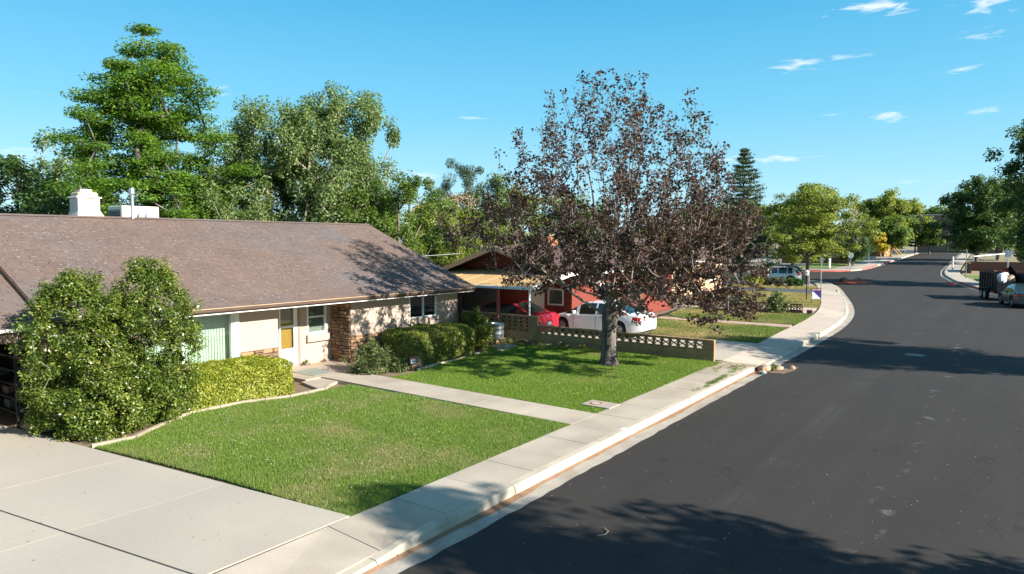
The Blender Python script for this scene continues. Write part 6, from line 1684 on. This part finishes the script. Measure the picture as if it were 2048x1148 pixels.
# gravel and broken concrete at the pavement gap
g = MB(); g.prism([(21.36, 6.63), (22.74, 6.62), (22.74, 8.0), (22.3, 8.0), (21.36, 7.72)], .02, .125); g.build('gravel_patch', mat('gravel_tan', (.33, .27, .20), .95, .2, 6, 30, .25, .6, 40), kind='structure')
rg = np.random.RandomState(78); g = MB()
for i in range(260):
    x, y = rg.uniform(21.4, 22.7), rg.uniform(6.65, 7.75); r_ = rg.uniform(.012, .035)
    g.blob((x, y, .125), (r_, r_ * .8, r_ * .6), 5, 3, .25, i)
g.build('rubble', mat('rubble_tan', (.35, .29, .22), .95, .2, 6, 30, .2, .3, 40, island=.25), kind='stuff', label='loose gravel where the pavement slab is missing')
CH = [(22.45, 6.35, .20, 'broken concrete lump at the gutter end of the missing slab'), (22.9, 6.05, .15, 'pinkish rock lying on the road by the drain gap'), (22.05, 6.28, .11, 'small pale rock in the gutter beside the blue litter'), (23.4, 5.75, .10, 'reddish stone farthest out on the road by the drain gap')]
for i, (x, y, r_, lb) in enumerate(CH):
    g = MB(); g.blob((x, y, r_ * .4), (r_ * 1.3, r_, r_ * .65), 8, 5, .25, 30 + i); g.build('rock', mat('debris_rock', (.42, .29, .2), .9, .2, 5, rnd=.2), label=lb, cat='rock')
g = MB(); g.prism([(22.3, 5.75), (23.2, 5.6), (23.8, 5.65), (23.6, 5.85), (22.9, 6.15), (22.2, 6.15)], -.03, .012); g.build('debris', mat('grit_brown', (.17, .115, .075), .95, .3, 6, 40, .3, .5, 40), kind='stuff', label='reddish grit spread on the road at the drain gap')
g = MB(); g.tube((21.85, 6.22, .03), (22.08, 6.28, .035), .045, n=10); g.tube((22.08, 6.28, .035), (22.16, 6.30, .036), .016, n=8); g.build('plastic_bottle', mat('litter_cyan', (.12, .50, .55), .3, .1), label='crushed light blue bottle in the gutter', cat='bottle')
g = MB(); g.box(22.40, 23.0, 6.38, 6.56, -.02, .10); g.build('drain_opening', M_black, label='dark drain mouth under the neighbour drive lip', cat='drain')
shrub('weed_tuft', 'green weed growing in the gutter by the drain gap', (22.75, 6.15, .0), dome(14, 22.75, 6.15, .18, .12, .2, rg, .02), 20, (.06, .06, .05), .05, LM_mid, 203, cat='plant')
# painted number patch on the kerb
kn = empty('kerb_number', (13.25, 6.55, .15), 'faded white painted kerb number', 'marking')
MP = mat('faded_white_paint', (.70, .72, .70), .8, .2, 8, 40, .2, 0)
def stroke(x0, x1, z0, z1):
    g = MB(); yy = lambda z: 6.13 + .010 + .365 + (.03 * (z / .125))
    g.add([(x0, yy(z0) - .012, z0), (x1, yy(z0) - .012, z0), (x1, yy(z1) - .012, z1), (x0, yy(z1) - .012, z1)], [(0, 1, 2, 3)]); g.build('digit_stroke', MP, kn)
for a in ((13.18, 13.205, .02, .118), (13.25, 13.275, .02, .118), (13.275, 13.33, .095, .118), (13.275, 13.33, .055, .072), (13.33, 13.355, .02, .07), (13.275, 13.33, .02, .036)): stroke(*a)
g = MB(); g.box(12.95, 13.14, 6.56, 6.66, .1535, .1555); g.build('digit_stroke', MP, kn)
# litter: dry leaves and twigs
rg = np.random.RandomState(5); n = 75
P = np.column_stack([rg.uniform(.5, 6.0, n), rg.uniform(8, 15.5, n), np.full(n, .158)]); P = P[P[:, 0] < 6.3 - .118 * (P[:, 1] - 7.9)]
P2 = np.column_stack([rg.uniform(6, 23, 130), rg.uniform(-1, 6.0, 130), np.full(130, .026)])
P3 = np.column_stack([rg.uniform(6, 20, 40), rg.uniform(5.9, 6.6, 40), np.full(40, .02)])
V = leaf_verts(np.vstack([P, P2[:40], P3]), rg, .034, .6, 6.0, None, 0, .1)
tag(leaf_obj('fallen_leaves', V, mat('dry_leaf', (.20, .13, .07), .8, .3, 4, island=.4)), 'scattered dry leaves on driveway, gutter and road', 'leaves', kind='stuff')
g = MB()
for i in range(60):
    x, y = P2[70 + i % 60][:2]; r_ = rg.uniform(.005, .010); g.blob((x, y, .022), (r_, r_, r_ * .5), 5, 3, .2, i)
g.build('pebbles', mat('pebble_pale', (.5, .47, .42), .8, .1, island=.2), kind='stuff', label='pale pebbles scattered over the asphalt')
g = MB(); pr = None
for q in ((8.25, 4.58, .03), (8.36, 4.50, .034), (8.48, 4.52, .034), (8.55, 4.62, .03)):
    if pr: g.tube(pr, q, .007, n=6)
    pr = q
g.build('twig', M_bark_pale, label='bent pale twig lying on the shaded road', cat='twig')
g = MB(); g.lathe((28.85, 2.79, .012), [(.33, 0), (.33, .012), (.30, .014), (.05, .016)], 24); g.build('manhole_cover', mat('iron_grey', (.14, .135, .13), .6, .15, 8), label='round grey manhole cover in the shaded road', cat='manhole cover')


# ------------------------------------------------------------------ street furniture
def text_mesh(txt, size):
    cu = bpy.data.curves.new('lettering', 'FONT'); cu.body = txt; cu.size = size; cu.align_x = 'CENTER'; cu.extrude = .002
    ob = bpy.data.objects.new('lettering_source', cu); C0.objects.link(ob)
    bpy.context.view_layer.update()
    me = bpy.data.meshes.new_from_object(ob.evaluated_get(bpy.context.evaluated_depsgraph_get()))
    bpy.data.objects.remove(ob); return me
# rent sign, faces the road bend
sg = empty('rent_sign', (48.35, 10.45, .13), 'purple and white FOR RENT yard sign on two thin legs', 'sign', rz=R(-58))
def loc_part(name, parent, m, *boxes):
    g = MB()
    for b in boxes: g.box(*b)
    return g.build(name, m, parent, local=True)
for xx in (-.30, .28): loc_part('leg', sg, M_black, (xx, xx + .02, -.01, .01, .0, 1.0))
brd = loc_part('board', sg, mat('sign_navy', (.035, .02, .12), .5, .03), (-.30, .30, -.032, -.012, .27, .80))
loc_part('top_rider', sg, mat('sign_maroon', (.10, .012, .04), .5, .03), (-.30, .30, -.034, -.012, .805, 1.0))
g = MB(); g.add([(-.29, -.0345, .28), (.29, -.0345, .28), (-.23, -.0345, .78), (-.29, -.0345, .78)], [(0, 1, 2, 3)]); g.build('white_wedge', mat('sign_pale', (.55, .56, .62), .5, .03), brd, local=True)
me = text_mesh('FOR RENT', .125); me.materials.append(M_white)
o = link('lettering', me, sg, (0, -.036, .86), (R(90), 0, 0))
lp = empty('lamp_post', (50.2, 11.5, .12), 'slim black garden lamp post with a white lantern', 'lamp post')
g = MB(); g.tube((50.2, 11.5, .12), (50.2, 11.5, 1.85), .04, n=10); g.build('post', M_black, lp)
g = MB(); g.lathe((50.2, 11.5, 1.85), [(.06, 0), (.10, .03), (.13, .25), (.10, .27)], 10); g.build('lantern', mat('lantern_glass', (.6, .62, .62), .2, .05), lp)
g = MB(); g.lathe((50.2, 11.5, 2.12), [(.17, 0), (.10, .08), (.02, .13)], 10); g.build('cap', M_white, lp)
def post_thing(name, label, x, y, h, r_, m, cat, extra=None):
    z = gz(x) + .12; t = empty(name, (x, y, z), label, cat)
    g = MB(); g.tube((x, y, z), (x, y, z + h), r_, n=8); g.build('post', m, t)
    if extra: extra(t, x, y, z + h)
    return t
post_thing('sign_post', 'thin grey sign post beside the purple rent sign', 55.7, 11.75, 2.9, .035, M_galv, 'post', lambda t, x, y, z: MB().box(x - .02, x + .02, y - .12, y + .12, z - .4, z, .004).build('sign_plate', M_galv, t))
post_thing('white_post', 'short white post in front of the silver SUV', 66.0, 18.6, 1.5, .06, M_white, 'post', lambda t, x, y, z: MB().box(x - .09, x + .09, y - .09, y + .09, z, z + .05, .01).build('cap', M_white, t))
def octagon(t, x, y, z, front, yaw):
    c, s_ = math.cos(yaw), math.sin(yaw)
    for rad, off, m, nm in ((.40, 0.0, M_galv, 'sign_back'), (.385, -.014, mat('stop_red', (.45, .02, .02), .4, .03), 'sign_face')):
        v = []
        for o_ in (0, -.012):
            for i in range(8):
                a = R(22.5 + 45 * i); u = rad * math.cos(a); w = rad * math.sin(a); o2 = (off + o_) * (1 if front else -1)
                v.append((x - s_ * u + c * o2, y + c * u + s_ * o2, z + w))
        g = MB(); g.add(v, [tuple(range(8)), tuple(range(15, 7, -1))] + [(i, (i + 1) % 8, 8 + (i + 1) % 8, 8 + i) for i in range(8)]); g.build(nm, m, t)
post_thing('stop_sign', 'grey backed stop sign on the far side street corner', 99.3, 17.35, 1.9, .035, M_galv, 'stop sign', lambda t, x, y, z: octagon(t, x - .05, y, z + .1, False, R(30)))
def stop_front(t, x, y, z):
    octagon(t, x - .05, y, z + .1, True, R(28))
    me = text_mesh('STOP', .26); me.materials.append(M_white); o = link('lettering', me, t, (-.09, -.01, z + .02 - ORG[t.name].z), (R(90), 0, R(-62)))
post_thing('stop_sign', 'small red stop sign at the end of the street', 160, 17.9, 2.2, .05, M_galv, 'stop sign', stop_front)
post_thing('sign_post', 'grey post with a small plate on the far pavement', 118, 18.1, 3.0, .05, M_galv, 'post', lambda t, x, y, z: MB().box(x - .03, x + .03, y - .25, y + .25, z - .6, z, .004).build('sign_plate', M_galv, t))
post_thing('street_pole', 'tall pale pole by the brick building', 121, 19.9, 8.0, .09, M_galv, 'pole')
post_thing('sign_post', 'thin grey post beside the dump trailer', 66.3, .35, 3.4, .04, M_galv, 'post', lambda t, x, y, z: MB().box(x - .02, x + .02, y - .2, y + .2, z - .5, z, .004).build('sign_plate', M_galv, t))
post_thing('sign_post', 'bare grey post on the pavement before the red block wall', 88.5, 4.1, 3.2, .04, M_galv, 'post')
post_thing('white_post', 'white marker post under the big dark tree', 104.5, 6.3, 1.8, .09, M_white, 'post')
post_thing('white_post', 'white box post on the lawn across the side street', 104, 20.9, 1.4, .18, M_white, 'post')
for i, (x, y) in enumerate(((150.5, 19.7), (151.6, 19.0), (158.0, 18.6), (159.0, 18.2))):
    lb = ['first yellow guy wire guard beside the orange brick building', 'second yellow guy wire guard beside the first', 'third yellow guy wire guard nearer the stop sign', 'fourth yellow guy wire guard next to the small stop sign'][i]
    z = gz(x); g = MB(); g.tube((x, y, z), (x + .5, y + 1.9, z + 2.3), .07, n=8); g.build('guy_guard', mat('guard_yellow', (.62, .46, .05), .5, .05), label=lb, cat='guy guard', group='guy wire guards')
up = empty('utility_pole', (43.5, 43.2, .1), 'slim utility pole on the skyline right of the elms', 'pole')
g = MB(); g.tube((43.5, 43.2, .1), (43.5, 43.2, 8.2), .12, .09, n=8); g.build('pole', M_bark_dark, up)
g = MB(); g.bar((43.0, 44.0, 7.7), (44.0, 42.4, 7.7), .1, .12); g.build('crossarm', M_bark_dark, up)
g = MB(); pr = None
for i in range(13):
    t = i / 12; q = (20.6 + 5.6 * t, 26.5 - 4.0 * t, 3.45 + .15 * t - .35 * math.sin(t * math.pi) * .3)
    if pr: g.tube(pr, q, .012, n=5, caps=False)
    pr = q
g.build('power_cable', mat('cable_pale', (.45, .5, .5), .5), label='pale service cable running to the maroon roof', cat='cable')
# orange inlet guards at the corners
M_or = mat('inlet_orange', (.55, .07, .025), .7, .15, 3, 30, .1, .3, 20)
M_bag = mat('sandbag_brown', (.13, .09, .06), .9, .2, 4)
for i, (cx_, cy_, ang, lb) in enumerate(((77.0, 13.1, R(-35), 'orange drain inlet guard on the left road corner'), (80.6, 5.0, R(15), 'reddish drain inlet guard at the right kerb'))):
    t = empty('inlet_guard', (cx_, cy_, .01), lb, 'drain guard', rz=ang)
    g = MB(); L = 2.4 if i == 0 else 1.5
    v = []
    for k in range(9):
        x = -L + 2 * L * k / 8; zt = .22 * math.sin(math.pi * (k + .6) / 9.2); w_ = .5 * math.sin(math.pi * (k + .9) / 9.8) + .1
        v += [(x, -w_, .0), (x, -w_ * .4, zt), (x, w_ * .5, zt * .9), (x, w_, .0)]
    f = [(k * 4 + j, k * 4 + 4 + j, k * 4 + 5 + j, k * 4 + 1 + j) for k in range(8) for j in range(3)] + [(3, 2, 1, 0), (32, 33, 34, 35)]
    g.add(v, f); g.build('sleeve', M_or, t, local=True)
    if i == 0:
        for j, (x, r_) in enumerate(((-1.2, .38), (.7, .28))):
            g = MB(); g.blob((x, .15, .3), (r_ * 1.3, r_ * .7, r_ * .8), 9, 6, .18, j); g.build('sandbag', M_bag, t, local=True)
